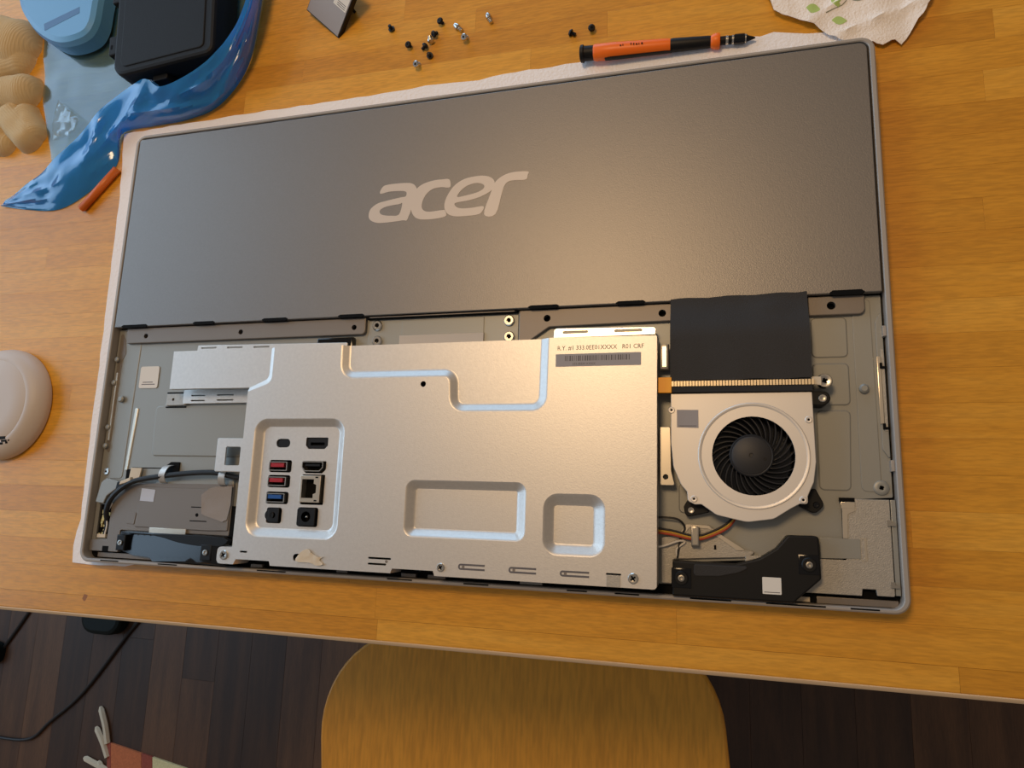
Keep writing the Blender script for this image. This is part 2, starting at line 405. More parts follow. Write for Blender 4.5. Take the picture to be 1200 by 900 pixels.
# ------------------------------------------------------------------ things on the floor
g = G(); path = spline([(-1010, -425, FZ + 3), (-930, -430, FZ + 3), (-850, -424, FZ + 3), (-806, -388, FZ + 3), (-734, -326, FZ + 3), (-650, -216, FZ + 3), (-600, -150, FZ + 3), (-560, -40, FZ + 3)], 6, False)
g.tube(path, 3, 8).build('power_cord', M['cord'], label='thin dark power cord curving over the dark floor planks', cat='cord')  # plain power cord lying on the floor
g = G(); g.prism(rr(-745, -650, -215, -120, 30), FZ, FZ + 26, 8); a1 = g.build('power_adapter', M['adapter'], label='dark rounded adapter on the floor just behind the table edge', cat='adapter')
g = G(); g.prism(fillet([(-1040, -300), (-950, -292), (-945, -255), (-1030, -240)], 16), FZ, FZ + 24, 8); g.build('power_adapter', M['adapter'], label='dark adapter lump on the floor at the left picture edge', cat='adapter')
g = G(); path = spline([(-950, -262, FZ + 3), (-900, -190, FZ + 3), (-860, -120, FZ + 3)], 6, False); g.tube(path, 3, 8).build('charger_cable', M['cord'], label='short dark cord leaving the adapter lump at the left picture edge', cat='cord')

rug = thing('woven_rug', (-450, -640, FZ), 'striped terracotta and cream woven rug with a fringed end on the floor', 'rug')
# rug lower left of the frame: short side faces left with fringe
def rug_pt(u, v): # u along the length, v across
    return (-664 + u * .97 + v * .17, -408 - u * .13 - v * .98)
bands = [(0, 10, 'rug_p'), (10, 84, 'rug_r'), (84, 110, 'rug_p'), (110, 190, 'rug_y'), (190, 250, 'rug_r'), (250, 330, 'rug_p'), (330, 420, 'rug_y'), (420, 560, 'rug_r')]
for a, b, m in bands:
    o = [rug_pt(a, 0), rug_pt(a, 480), rug_pt(b, 480), rug_pt(b, 0)]
    G().prism(o, FZ, FZ + 5, 1.2).build('stripe', M[m], rug)
rnd = random.Random(5)
for v in range(2, 480, 24):
    a = rug_pt(2, v); c = Vector((rnd.uniform(-1, -.4), rnd.uniform(-.3, .9))).normalized() * rnd.uniform(45, 62)
    if v < 10: c = Vector((-28, 62))
    p = spline([(a[0], a[1], FZ + 4), (a[0] + c.x * .5 + 4, a[1] + c.y * .5, FZ + 5), (a[0] + c.x, a[1] + c.y, FZ + 3)], 4, False)
    G().tube(p, [5.5] * (len(p) - 1) + [2.5], 6).build('tassel', M['fringe'], rug)

# ------------------------------------------------------------------ foam sheet under the computer
rnd = random.Random(9)
fo = [(-26, 346), (-21.5, 290), (-18.5, 167), (-16.5, 60), (-15, 30), (-19, 10), (-17.5, -3), (-1, -3.5), (30, -2.6), (60, 1.0), (530, 1.0), (534, 330), (528, 347), (505, 350), (486, 354), (478, 352), (470, 354), (440, 356), (425, 358.5), (417, 357.5), (395, 355), (350, 352), (305, 351.5), (287, 349.5), (246, 351), (233, 350), (200, 349.4), (102, 348.8), (40, 347.6)]
f2 = []
for i in range(len(fo)):
    a, b = Vector(fo[i]), Vector(fo[(i + 1) % len(fo)]); k = max(1, int((b - a).length / 9))
    for j in range(k): p = a.lerp(b, j / k); f2.append((p.x + rnd.uniform(-.5, .5), p.y + rnd.uniform(-.5, .5)))
G().prism(f2, 0, 1.5, .4).build('foam_sheet', M['foam'], label='thin white foam packing sheet spread under the opened computer', cat='foam sheet')

# ================================================================== the computer
pc = thing('all_in_one_computer', (270, 167, 1.5), 'opened grey all-in-one computer lying screen down on white foam', 'computer')
ZB = 5.0     # tray floor
ZC = 7.0     # chassis sheet
# rim: frame around everything
g = G(); o = rr(0, 541, 0, 334, 8, 8); i_ = rr(3.0, 537.8, 2.4, 331.4, 5.5, 8)
o2 = rr(.8, 540.2, .8, 333.2, 7.4, 8); i2 = rr(2.5, 538.3, 1.9, 331.9, 6, 8); ob = rr(3, 538, 3, 331, 6, 8)
R = lambda q, z: [(p[0], p[1], z) for p in q]
g.loft([R(ob, 1.6), R(rr(.6, 540.4, .6, 333.4, 7.6, 8), 5), R(o, 9), R(o, 12.2), R(o2, 13.0)]); g.loft([R(o2, 13.0), R(i2, 13.0), R(i_, 12.4), R(i_, 4.0)], smooth=False); g.cap(ob, (), 1.6)
rim = g.build('rim_frame', M['rim'], pc)
for a, b in ((20, 36), (70, 86), (150, 172), (245, 262), (296, 312), (360, 372), (388, 402), (430, 452), (470, 500), (512, 526)):   # clip slots in the lower rim
    G().box(a, b, 1.15, 2.0, 12.2, 13.05).build('clip_slot', M['darkgap'], rim)
G().box(2.5, 538.2, 2.0, 332, 2.2, ZB).build('tray_floor', M['darkgap'], pc)
# upper back cover with its logo
g = G(); g.prism(fillet([(3.9, 174.3, .5), (536.6, 174.3, .5), (536.6, 330.4, 4.5), (3.9, 330.4, 2)], 3), 9.0, 12.9, .5)
cover = g.build('back_cover', M['cover'], pc)
LOGO = {
'a': [(221.0, 263.1), (222.6, 267.9), (226.9, 269.4), (238.8, 269.4), (245.1, 268.4), (248.3, 265.4), (248.6, 261.1), (243.6, 242.8), (239.4, 241.6), (224.6, 241.0), (218.2, 242.0), (214.2, 244.7), (213.3, 248.5), (214.9, 252.6), (219.7, 255.9), (227.1, 257.4), (237.0, 258.8), (240.7, 259.2), (241.4, 261.8), (239.8, 263.2), (235.4, 263.8), (227.9, 264.0)],
'c': [(272.8, 268.6), (273.6, 262.9), (267.3, 263.5), (261.3, 262.9), (256.6, 259.7), (253.9, 254.5), (253.6, 249.8), (255.6, 247.2), (259.8, 246.2), (269.4, 246.6), (270.9, 245.8), (271.8, 242.2), (266.2, 240.9), (257.8, 240.7), (251.7, 241.6), (247.8, 244.3), (245.7, 248.7), (245.4, 254.1), (246.3, 258.3), (249.0, 264.1), (253.7, 267.3), (261.0, 269.0), (267.0, 269.2)],
'e': [(278.1, 250.9), (278.8, 248.1), (282.4, 246.6), (289.5, 246.3), (298.2, 246.7), (297.5, 242.9), (294.4, 241.1), (285.1, 240.8), (278.0, 241.3), (273.2, 243.3), (270.6, 247.0), (270.3, 251.8), (272.4, 257.6), (276.9, 263.8), (283.8, 267.8), (293.1, 269.0), (300.2, 268.2), (304.3, 265.7), (305.7, 262.6), (305.1, 259.7), (302.4, 256.8), (296.1, 253.9), (288.1, 252.0)],
'r': [(328.7, 268.5), (328.5, 266.2), (327.2, 263.0), (319.8, 263.3), (315.3, 262.8), (312.6, 260.2), (311.0, 255.1), (307.0, 240.3), (299.0, 241.0), (303.0, 255.3), (305.6, 262.6), (309.5, 266.4), (315.1, 268.7), (321.9, 269.2)]}
LH = {'a': [(238.6, 254.2), (236.1, 253.9), (227.4, 253.1), (222.5, 251.3), (221.7, 249.0), (224.1, 246.9), (230.5, 245.8), (236.6, 246.2)],
      'e': [(279.1, 255.3), (281.8, 259.7), (286.4, 262.8), (292.2, 264.0), (296.9, 262.9), (298.4, 261.0), (297.1, 258.8), (292.5, 256.9), (284.4, 255.5)]}
for k, c in enumerate('acer'):
    g = G(); g.prism(spline(LOGO[c], 4), 12.7, 13.0 + .012 * k, 0, [spline(LH[c], 4)] if c in LH else []); g.build('logo_letter', M['logo'], cover)
# dark clip slots along the cover's lower edge
for a, b in ((12, 33), (77, 93), (136, 154), (197, 214), (333, 350), (389, 404)) : G().prism(fillet([(a, 173.6), (b, 173.6), (b + 2, 174.8), (b, 175.9), (a, 175.9), (a - 2, 174.8)], .4), 12.0, 12.93).build('clip_slot', M['darkgap'], cover)
G().prism(fillet([(511, 173.2), (526, 173.2), (528, 174.6), (526, 176.2), (511, 176.2), (509, 174.6)], .4), 12.0, 12.93).build('clip_slot', M['darkgap'], cover)

# chassis sheet with real openings
holes = [circ(62.4, 93, 2.6, 14), circ(503, 67, 1.6, 10), rr(411, 424, 100, 150, 2), rr(511.5, 519, 59.6, 62, .3)]
out = fillet([(3.6, 7.6), (30, 7.6), (30, 22), (127, 22), (127, 8), (420, 8), (420, 20), (470, 24), (500, 26), (511, 26), (511, 58), (536.8, 60), (536.8, 174), (3.6, 174)], .8, 2)
g = G(); g.prism(out, 5.2, ZC, .3, holes[:2] + [rr(7.2, 18.6, 16.4, 41.0, .6)] + [circ(a, b, 2.7, 12) for a, b in ((31.7, 167.4), (115.5, 167.4), (206.9, 167.2), (343.4, 167.8), (415.4, 167.9), (510.3, 168.1))]); chassis = g.build('chassis_sheet', M['chassis'], pc)
def panel(pts, h=.9, bev=.8, m='chassis', z=ZC, r=3, name='embossed_panel', parent=None): return G().prism(fillet(pts, r), z - .5, z + h, bev).build(name, M[m], parent or chassis)
panel([(48, 77), (137, 77), (137, 122), (58, 122), (54, 114), (47, 114)], .8)                # left raised field
panel([(25.5, 66), (28.3, 66), (31.2, 112.5), (28, 112.5)], .7, .5, 'bright', r=1)
panel([(11, 60), (24, 60), (26, 168), (13, 168)], .35, .3)
panel([(499, 110.5), (518.5, 110.5), (518.5, 135), (499, 135)], .6)
panel([(499, 138), (518.5, 138), (518.5, 162), (499, 162)], .5)
panel([(500, 63), (516.5, 63), (518.3, 108), (500, 108)], .5)
panel([(521.5, 63), (531.5, 63), (531, 172), (521.5, 172)], .35, .3)
panel([(424, 48), (448, 48), (455, 62), (424, 66)], .5)
# left side recess strip with rail and studs
g = G(); g.prism(fillet([(5.6, 82), (9, 78), (10, 150), (12.5, 155), (10.5, 166), (7.5, 170), (5.6, 170)], .8), ZC, ZC + .25, .1); g.build('side_strip', M['bracket'], pc)
G().box(6.6, 8.4, 88, 140, ZC, ZC + 1.4, .4).build('side_rail', M['bright'], pc)
for y_ in (84, 98, 132, 150): G().lathe(6.2, y_, [(0, ZC), (2.0, ZC), (2.0, ZC + 2.4), (1.2, ZC + 3), (0, ZC + 3)], 12).build('side_stud', M['chassis'], pc)
# right side strip
G().prism(fillet([(533, 86), (536.6, 80), (536.6, 165), (533, 158)], .6), ZC, ZC + .9, .3).build('side_strip', M['chassis'], pc)
G().box(532.6, 534.6, 100, 138, ZC + .6, ZC + 1.6, .3).build('side_rail', M['bright'], pc)
G().box(534.8, 536.4, 96, 142, ZC + .6, ZC + 1.3, .2).build('side_rail', M['galv2'], pc)
for y_ in (97, 131): G().prism(fillet([(533.8, y_), (537, y_), (537, y_ + 1.2), (535, y_ + 1.2), (535, y_ + 3.2), (533.8, y_ + 3.2)], .2), ZC, ZC + 2.4).build('side_hook', M['darkgap'], pc)
for y_ in (74, 149): G().box(536, 537.8, y_, y_ + 6, ZC, ZC + 4, .3).build('side_clip', M['rim'], pc)
def screw(x, y, z, r, parent, m='screw', h=.8):
    g = G(); g.lathe(x, y, [(r, z), (r, z + h * .5), (r * .85, z + h), (r * .4, z + h), (.0, z + h * .55)], 18)
    s = g.build('screw', M[m], parent)
    return s
def cross(x, y, z, r, parent, a=.5, m='darkgap'):
    g = G()
    for k in range(2):
        u = Vector((math.cos(a + k * 1.571), math.sin(a + k * 1.571))); v = Vector((-u.y, u.x))
        g.prism([tuple(Vector((x, y)) + u * s * r + v * t * r * .28) for s, t in ((-1, -1), (1, -1), (1, 1), (-1, 1))], z - .2, z + .03)
    return g.build('screw_slot', M[m], parent)
for x_, y_, r_ in ((533.9, 65.2, 4.0), (9.3, 65, 2.6)):
    screw(x_ - (2.6 if x_ > 500 else 0), y_, ZC + .3, r_, chassis, 'chassis' if x_ > 500 else 'screw'); cross(x_ - (2.6 if x_ > 500 else 0), y_, ZC + 1.0, r_ * .55, chassis)
for x_, y_ in ((15, 119.4), (525.3, 119.8)): G().lathe(x_, y_, [(2.6, ZC), (2.6, ZC + 2.2), (1.6, ZC + 3), (.01, ZC + 3)], 14).build('rivet', M['chassis'], chassis)
# white sticker (its code is left blank)
st = G().prism(rr(28.6, 45.6, 127.6, 144.2, 1.6), ZC + .3, ZC + .55).build('sticker', M['white'], pc)
for k in range(2): G().box(31 + k, 43 - k * 2, 130.2 + k * 1.6, 130.8 + k * 1.6, ZC + .5, ZC + .6).build('sticker_print', M['greyink'], st)
# bracket strips below the cover
g = G(); g.prism(fillet([(13.5, 162, 2.5), (215.5, 162, 3), (215.5, 173.8, .4), (13.5, 173.8, .4)], 1), ZC, 10, .6, [circ(31.7, 167.4, 1.9, 14), circ(115.5, 167.4, 1.9, 14), circ(206.9, 167.2, 1.9, 14)]); g.build('bracket_strip', M['bracket'], pc)
g = G(); g.prism(fillet([(324.8, 153, .5), (332.5, 153.6, 1.5), (345, 162, 2), (421, 162.8, .5), (421, 173.8, .4), (324.8, 173.8, .4)], 1), ZC, 10, .6, [circ(343.4, 167.8, 2.3, 14), circ(415.4, 167.9, 2.3, 14)]); g.build('bracket_strip', M['bracket'], pc)
g = G(); g.prism(fillet([(498, 162.5, .5), (528, 162.5, 3.5), (528, 173.8, 1), (498, 173.8, .4)], 1), ZC, 10, .6, [circ(510.3, 168.1, 2.4, 14)]); g.build('bracket_strip', M['bracket'], pc)
# stand mount in the middle
g = G(); g.prism([(217, 148), (324, 148), (324, 172), (217, 172)], ZC, 8.0, .3, [fillet([(274.5, 170), (279, 167.6), (290, 167.6), (294.5, 170), (294.5, 170.6), (274.5, 170.6)], .4)]); mount = g.build('stand_mount_plate', M['chassis'], pc)
G().box(242, 300.6, 148, 171, 7.8, 8.5, .3).build('mount_tongue', M['chassis'], mount)
G().box(241, 301, 150, 160.3, 8.3, 9.4, .3).build('mount_strip', M['mountstrip'], mount)
G().box(216.5, 323.5, 172.4, 173.8, 8, 11.2, .2).build('hinge_slot', M['darkgap'], mount)
G().box(219, 322, 172.9, 173.5, 11.0, 11.5, .1).build('hinge_lip', M['bracket'], mount)
for x_, y_ in ((224, 168), (224.6, 157.2), (317.9, 167.7), (318.3, 156.9)):
    G().lathe(x_, y_, [(3.6, 7.9), (3.6, 9.2), (3.0, 9.8), (1.6, 9.8), (1.5, 8.4), (.01, 8.3)], 18).build('mount_stud', M['screw'], mount)
    G().lathe(x_, y_, [(1.3, 8.3), (1.3, 9.0), (.01, 9.0)], 10).build('stud_bore', M['darkgap'], mount)
G().box(180, 207.5, 147, 160, 8, 12, 1.0).build('black_gasket', M['blackgl'], pc)

# ------------------------------------------------------------------ port cover (pressed galvanised sheet)
ZS = 24.0; ZL = 21.2; ZR_ = 20.0
cpath = fillet([(209.3, 151.3), (210, 131.2, 7), (286.6, 131.2, 7), (288, 108.6, 7), (345, 108.6, 7), (345.6, 151.3)], 7, 8, closed=False)
def offpath(p, d):
    out = []
    for i in range(len(p)):
        a = Vector(p[max(i - 1, 0)]); b = Vector(p[min(i + 1, len(p) - 1)]); t = (b - a).normalized(); q = Vector(p[i]) + Vector((-t.y, t.x)) * d; out.append((q.x, q.y))
    out[0] = (out[0][0], 151.3); out[-1] = (out[-1][0], 151.3); return out
prof = [(-2.9, ZS), (-2.2, ZS - .12), (-1.4, ZS - .6), (0, (ZS + ZL) / 2), (1.4, ZL + .6), (2.2, ZL + .12), (2.9, ZL)]
hi, lo = offpath(cpath, -2.9), offpath(cpath, 2.9)
e_hi = fillet([(155.2, 151.3), (155.2, 127, 6), (137.2, 120.6)], 6, 6, closed=False)
e_lo = fillet([(152.0, 151.3), (152.0, 130, 5), (137.2, 123.8)], 5, 6, closed=False)
outline_hi = hi[:1] + e_hi + fillet([(137.2, 16.5), (126, 16.5, 3), (126, 5.6, 3), (139, 5.6), (141, 9), (166, 9), (167, 6.1), (252, 6.1), (253, 9), (280, 9), (281, 6.1), (412.6, 6.1, 2), (413.2, 151.3, 1)], .01, 4)[0:] + hi[::-1][:-1]
recs = [(rr(145.6, 213.6, 24.0, 102, 9.5, 8), rr(151.2, 207.8, 30.0, 96.8, 4.5, 8), ZR_, 'port'),
        (rr(258.9, 336.6, 28.4, 63.2, 6, 8), rr(264.8, 330.2, 33.8, 58.0, 1.2, 8), ZR_, 'rec'),
        (rr(347.2, 383.8, 21.6, 57.2, 9, 8), rr(353, 376.4, 28.4, 50.4, 2.0, 8), ZR_, 'rec')]
slot_x = [(236.5, 252, 14.6, 11.2, 1), (296, 312.7, 14.2, 10.6, 0), (327.4, 344, 14.0, 10.4, 0), (358, 375, 13.6, 10.2, 0)]
shh = [r[0] for r in recs] + [circ(266.8, 123.9, 1.9, 14), rr(183.5, 195, 10.0, 14.6, 2), rr(143.5, 149, 13.4, 14.6, .5)]
for a, b, yt, yb, k in slot_x:
    if k: shh += [rr(a, b, yt - .6, yt + .6, .5, 2), rr(a, b - 3, yb - .7, yb + .5, .5, 2)]
shh += [rr(384.5, 393, 12.6, 13.6, .3, 2)]
g = G(); g.cap(outline_hi, shh, ZS)
for h in shh[len(recs):]: g.loft([R(h, ZS), R(h, ZS - 1.2)], smooth=False)
g.loft([[(p[0], p[1], z) for p in offpath(cpath, d)] for d, z in prof], closed=False)
lowpoly = lo + [(345.6 - 2.9, 151.3)]
g.cap(lo, (), ZL)
def blend(a, b, t): return [(p[0] + (q[0] - p[0]) * t, p[1] + (q[1] - p[1]) * t) for p, q in zip(a, b)]
for o_, i_, zf, k in recs:
    g.loft([R(blend(o_, i_, t), ZS + (zf - ZS) * s) for t, s in ((0, 0), (.1, .05), (.25, .2), (.75, .8), (.9, .95), (1, 1))])
    if k == 'rec': g.cap(i_, (), zf)
# left extension, slightly lower
g.loft([R(blend(e_hi, e_lo, t), ZS + (22.6 - ZS) * s) for t, s in ((0, 0), (.2, .1), (.8, .9), (1, 1))], closed=False)
ext = e_lo + [(70.6, 123.8), (70.6, 151.3)]; g.cap(ext, (), 22.6)
# skirts
bev = .7
g.loft([R(q, z) for q, z in ((outline_hi[len(e_hi):-len(hi) + 1], ZS), (outline_hi[len(e_hi):-len(hi) + 1], 8))], closed=False, smooth=False)
g.loft([[(345.6 + 2.9, 151.3, z), (413.2, 151.3, z)] for z in (ZS, 8)], closed=False, smooth=False)
g.loft([[(lo[0][0], 151.3, z), (lo[-1][0], 151.3, z)] for z in (ZL, 8)], closed=False, smooth=False)
g.loft([[(152, 151.3, z), (70.6, 151.3, z), (70.6, 123.8, z), (137.2, 123.8, z), (137.2, 120, z)] for z in (22.6, 18.6)], closed=False, smooth=False)
g.loft([[(155.2, 151.3, z), (206.4, 151.3, z)] for z in (ZS, 8)], closed=False, smooth=False)
# port floor
def chamf(cx, cy, w, h, c): return [(cx - w / 2, cy + h / 2), (cx - w / 2, cy - h / 2 + c), (cx - w / 2 + c, cy - h / 2), (cx + w / 2 - c, cy - h / 2), (cx + w / 2, cy - h / 2 + c), (cx + w / 2, cy + h / 2)][::-1]
PH = {'usbc': rr(160.8, 171.4, 83.0, 88.8, 2.8), 'dp': fillet(chamf(191.6, 86, 16.4, 7.6, 2.2), .6, 2), 'usb1': rr(157.0, 174.0, 66.4, 74.6, 1.6), 'usb2': rr(156.8, 173.8, 56.4, 64.6, 1.6), 'usb3': rr(156.6, 173.6, 45.6, 53.6, 1.6),
      'hdmi': fillet(chamf(191.0, 70.2, 17.4, 8.0, 2.6), .6, 2), 'lan': rr(182.6, 199.6, 45.8, 65.4, .8), 'audio': rr(158.2, 169.6, 33.0, 43.2, 1.6), 'dc': rr(181.6, 196.6, 31.6, 44, 1.4)}
fl = recs[0][1]; g.cap(fl, list(PH.values()), ZR_)
for h in PH.values(): g.loft([R(h, ZR_), R(h, ZR_ - 1.2)], smooth=False)
shield = g.build('port_cover', M['galv'], pc)
# ports: dark wells, shells, tongues
G().prism(rr(150, 209, 29, 98, 4), 10, 16.5).build('port_well', M['darkgap'], shield)
G().prism(rr(161.2, 171, 83.3, 88.5, 2.6), 16, 19.4).build('blank_port', M['blackpl'], shield)
G().prism(fillet(chamf(191.6, 86, 15.6, 6.8, 2), .6, 2), 16, 19.4, 0, [rr(186.5, 197, 84.6, 86.6, .3, 2)]).build('display_port', M['blackpl'], shield)
for cy, m in ((70.4, 'usbred'), (60.4, 'usbred'), (49.5, 'usbblue')):
    cx = 164.6
    G().prism(rr(cx - 6.9, cx + 6.9, cy - 3.0, cy + 3.0, .5, 2), 14, 21.6, 0, [rr(cx - 6.3, cx + 6.3, cy - 2.5, cy + 2.5, .3, 2)]).build('usb_shell', M['steel'], shield)
    G().box(cx - 6.0, cx + 4.2, cy - .6, cy + 2.1, 15, 21.2, .2).build('usb_tongue', M[m], shield)
G().prism(fillet(chamf(190.4, 70.6, 15.6, 6.4, 2.4), .5, 2), 14, 21.6, 0, [fillet(chamf(190.4, 70.6, 14.6, 5.4, 2.1), .4, 2)]).build('hdmi_shell', M['steel'], shield)
G().box(184.6, 195.5, 70.8, 72.2, 15, 20.8).build('hdmi_tongue', M['blackpl'], shield)
G().prism(rr(182.8, 197.6, 47.2, 64.6, .4, 2), 14, 22.0, .2, [[(184.2, 50), (192.8, 50), (192.8, 52.6), (194.8, 53.4), (194.8, 58.6), (192.8, 59.4), (192.8, 62.2), (184.2, 62.2)]]).build('network_jack', M['bright'], shield)
for y_ in (48.0, 63.0): G().box(193.8, 195.8, y_, y_ + .9, 21.9, 22.05).build('jack_mark', M['darkgap'], shield)
g = G(); g.prism(rr(160.2, 168.4, 33.6, 42.8, .8, 3), 14, 21.4, .3, [circ(163.9, 38.2, 2.0, 14)]); g.prism(circ(161, 38.2, 3.4, 18), 14, 21.2, .3, ); g.build('audio_jack', M['blackpl'], shield)
G().prism(rr(182.2, 195.4, 32.2, 43.4, 1, 3), 14, 21.8, .3, [circ(188.8, 38, 3.4, 20)]).build('power_jack', M['blackpl'], shield)
G().lathe(188.8, 38, [(.9, 15), (.9, 20.6), (.4, 21.2), (.01, 21.3)], 10).build('power_pin', M['screw'], shield)
# pressed slots and screws near the lower edge
for a, b, yt, yb, k in slot_x:
    if k: continue
    g = G(); w = .55
    path = fillet([(b, yt), (a, yt, 1.7), (a, yb, 1.7), (b, yb)], 1.7, 6, closed=False)
    g.prism(offpath_ := [(p[0], p[1]) for p in path] + [(b, yb + 2 * w), ] + [(p[0] + (2 * w if abs(p[0] - b) > .1 else 0), min(max(p[1], yb + 2 * w), yt - 2 * w)) for p in path[::-1] if abs(p[0] - b) > .1] + [(b, yt - 2 * w)], ZS - .3, ZS + .06)
    g.build('pressed_slot', M['greyink'], shield)
    G().lathe(a + 3.2, (yt + yb) / 2, [(.9, ZS), (.9, ZS + .12), (.01, ZS + .12)], 12).build('slot_pin', M['bracket'], shield)
for x_, y_, r_ in ((284.9, 11.3, 2.6), (399.7, 11.4, 3.0), (131.6, 11.2, 3.2)): screw(x_, y_, ZS, r_, shield, h=.9); cross(x_, y_, ZS + .9, r_ * .55, shield, .6)
G().box(384.8, 392.6, 6.3, 12.6, ZS, ZS + .25, .1).build('pressed_tab', M['galv2'], shield)
for x_ in (249,): G().lathe(x_, 12.9, [(.9, ZS), (.9, ZS + .15), (.01, ZS + .15)], 12).build('slot_pin', M['bracket'], shield)
g = G(); g.sheet(spline([(186, 10), (189, 15.5), (194, 18), (198, 15), (203, 13.2), (206, 14), (203, 11.6), (206, 9), (201, 8), (196, 9.6)], 3), lambda x, y: ZS + 1.0 + .8 * noise.noise((x * .4, y * .4, 2)), 1.6, .5); g.build('clear_tape', M['wiretape'], shield)
# printed line and grey barcode label
text('R.Y. #1 333.0EE01XXXX   R01 CRF', 3.9, 353.6, 143.2, ZS + .04, M['ink'], 'printed_line', shield, 0, .90)
lab = G().prism([(352.8, 133), (404, 133), (404, 140.8), (352.8, 140.8)], ZS, ZS + .12).build('grey_label', M['greylab'], shield)
rnd = random.Random(2); x = 358.5
while x < 398:
    w = rnd.choice((.3, .5, .8)); G_ = G().box(x, min(x + w, 398), 136.4, 139.6, ZS + .1, ZS + .16); G_.build('bar', M['greyink'], lab); x += w + rnd.choice((.4, .6, .9))
text('333.0EE01XXXX', 2.0, 363, 133.9, ZS + .16, M['greyink'], 'label_print', lab, 0, 1.0)
# tabs of the layer underneath
g = G(); g.prism(fillet([(349, 149), (411, 149), (412.5, 158, 2), (349.5, 159.4, 2)], 1), 14.6, 15.8, .3, [rr(355, 371, 155.6, 157.4, .8, 3), rr(387, 404, 155.4, 157.2, .8, 3)]); g.build('slotted_tab', M['bright'], pc)
g = G(); g.prism(fillet([(84, 148), (206, 148), (206, 155.2), (85, 157)], 1), 14.6, 15.8, .3, [rr(88 + 22 * k, 101 + 22 * k, 154.2 - .3 * k, 155.4 - .3 * k, .5, 3) for k in range(3)]); g.build('slotted_tab', M['galv'], pc)
g = G(); g.prism(fillet([(73, 114.8, 1), (137, 115.2), (137, 125), (73, 125, 1)], 1), 9.5, 11, .3, [rr(80 + 0, 92, 120.3, 121.3, .4, 2), rr(80, 92, 116.6, 117.6, .4, 2), rr(102, 116, 120.5, 121.5, .4, 2), rr(102, 116, 116.8, 117.8, .4, 2), circ(62, 119, 1, 8)][:4]); g.build('slotted_tab', M['galv'], pc)
G().prism(fillet([(58, 113.6), (75, 114), (75, 122.6), (58, 122.4)], .6), 8, 10.4, .4, [circ(64, 118.2, 1.1, 10)]).build('spring_tab', M['galv2'], pc)
for y_ in (112.4, 123): G().box(56, 74, y_, y_ + 1.0, 7.6, 8.05).build('tab_slit', M['darkgap'], pc)
G().box(414, 419.6, 131.8, 147.4, 12, 15.5, 1.6).build('side_tab', M['bright'], pc)
g = G(); g.prism(fillet([(414, 63.6), (422.5, 63.6), (420.6, 72), (420.2, 97.6), (414, 97.6)], 1), 12, 15.5, .4, [circ(417.2, 68.5, 1.6, 12)]); g.build('side_tab', M['bright'], pc)
# folded bracket left of the port cover
g = G(); g.prism(fillet([(114, 66), (138, 66), (138, 89), (114, 89)], 1), 19.2, 20.4, .4, [rr(121.6, 133.4, 70.4, 83.2, 1)]); 
g.slab((110.5, 66.4, 10), (0, 22.4, 0), (3.8, 0, 9.6), (.8, 0, -.2)); g.build('folded_bracket', M['galv'], pc)

# ------------------------------------------------------------------ fan
ZF = 19.0
fo_ = fillet([(420.6, 116.4, .5), (420.5, 88, 4), (421.8, 74, 6), (426, 64, 5), (429.2, 60.2, 1), (429.6, 55, 2.2), (433.5, 53.2, 1.5), (437, 53.4, 2), (445, 47.8, 6), (461, 44.4, 12), (475, 46.6, 8), (484, 52.6, 3), (488.5, 55.2, 1), (492.6, 55, 1.5), (492.6, 59.4, 1.5), (496, 67, 4), (497.6, 78, 6), (497, 116.6, .5)], 1, 4)
g = G(); g.prism(fo_, ZF - 1.2, ZF, .35, [circ(465.2, 81, 22, 48)]); fan = g.build('cooling_fan', M['fanmetal'], pc)
g = G(); body = offset(ccw(fo_), .6); g.prism(body, ZC, ZF - 1.2, 0, [circ(465.2, 81, 24.5, 40)]); g.build('fan_body', M['blackpl'], fan)
G().prism(circ(465.2, 81, 24.5, 40), ZC, ZC + .8).build('fan_floor', M['blackgl'], fan)
g = G(); g.lathe(465.2, 81, [(29.8, ZF - .02), (29.3, ZF + .35), (28.6, ZF + .35), (27.8, ZF + .02)], 64); g.build('fan_ring', M['fanmetal'], fan)
g = G(); g.lathe(464.4, 81.2, [(11.9, ZC + .8), (11.9, 16.6), (11.2, 17.4), (10.7, 17.2), (10.5, 17.4), (10.2, 17.6), (1.3, 17.7), (1.1, 17.3), (.01, 17.3)], 40); g.build('fan_hub', M['hub'], fan)
G().lathe(471.5, 79.2, [(1.0, 17.6), (1.0, 17.72), (.01, 17.72)], 10).build('hub_mark', M['blackpl'], fan)
# one blade, then copies turned round the hub
NB = 29; bl = None; BC = (464.8, 81.1, 9.0)
g = G(); inner, outer_ = [], []
pts = []
for k in range(7):
    t = k / 6; r = 11.6 + 12.4 * t; a = .62 * t ** .9; pts.append((BC[0] + r * math.cos(a), BC[1] + r * math.sin(a)))
wid = [.28, .35, .4, .4, .38, .32, .22]
L_, R_ = [], []
for i, p in enumerate(pts):
    a = Vector(pts[max(i - 1, 0)]); b = Vector(pts[min(i + 1, 6)]); t = (b - a).normalized(); nn = Vector((-t.y, t.x)) * wid[i]
    L_.append((p[0] + nn.x, p[1] + nn.y)); R_.append((p[0] - nn.x, p[1] - nn.y))
g.prism(R_ + L_[::-1], 9.0, 15.8, .2)
for k in range(NB):
    if k == 0: bl = g.build('fan_blade', M['blade'], fan, org=BC); o_ = bl
    else: o_ = inst(bl, 'fan_blade', BC, fan, 2 * math.pi * k / NB)
for x_, y_ in ((433, 56.3), (490.2, 57.3), (421, 106.8), (494.6, 101)): screw(x_, y_, ZF, 1.9, fan, 'fanmetal', .5); G().lathe(x_, y_, [(.7, ZF + .3), (.7, ZF + .55), (.01, ZF + .55)], 8).build('screw_slot', M['darkgap'], fan)
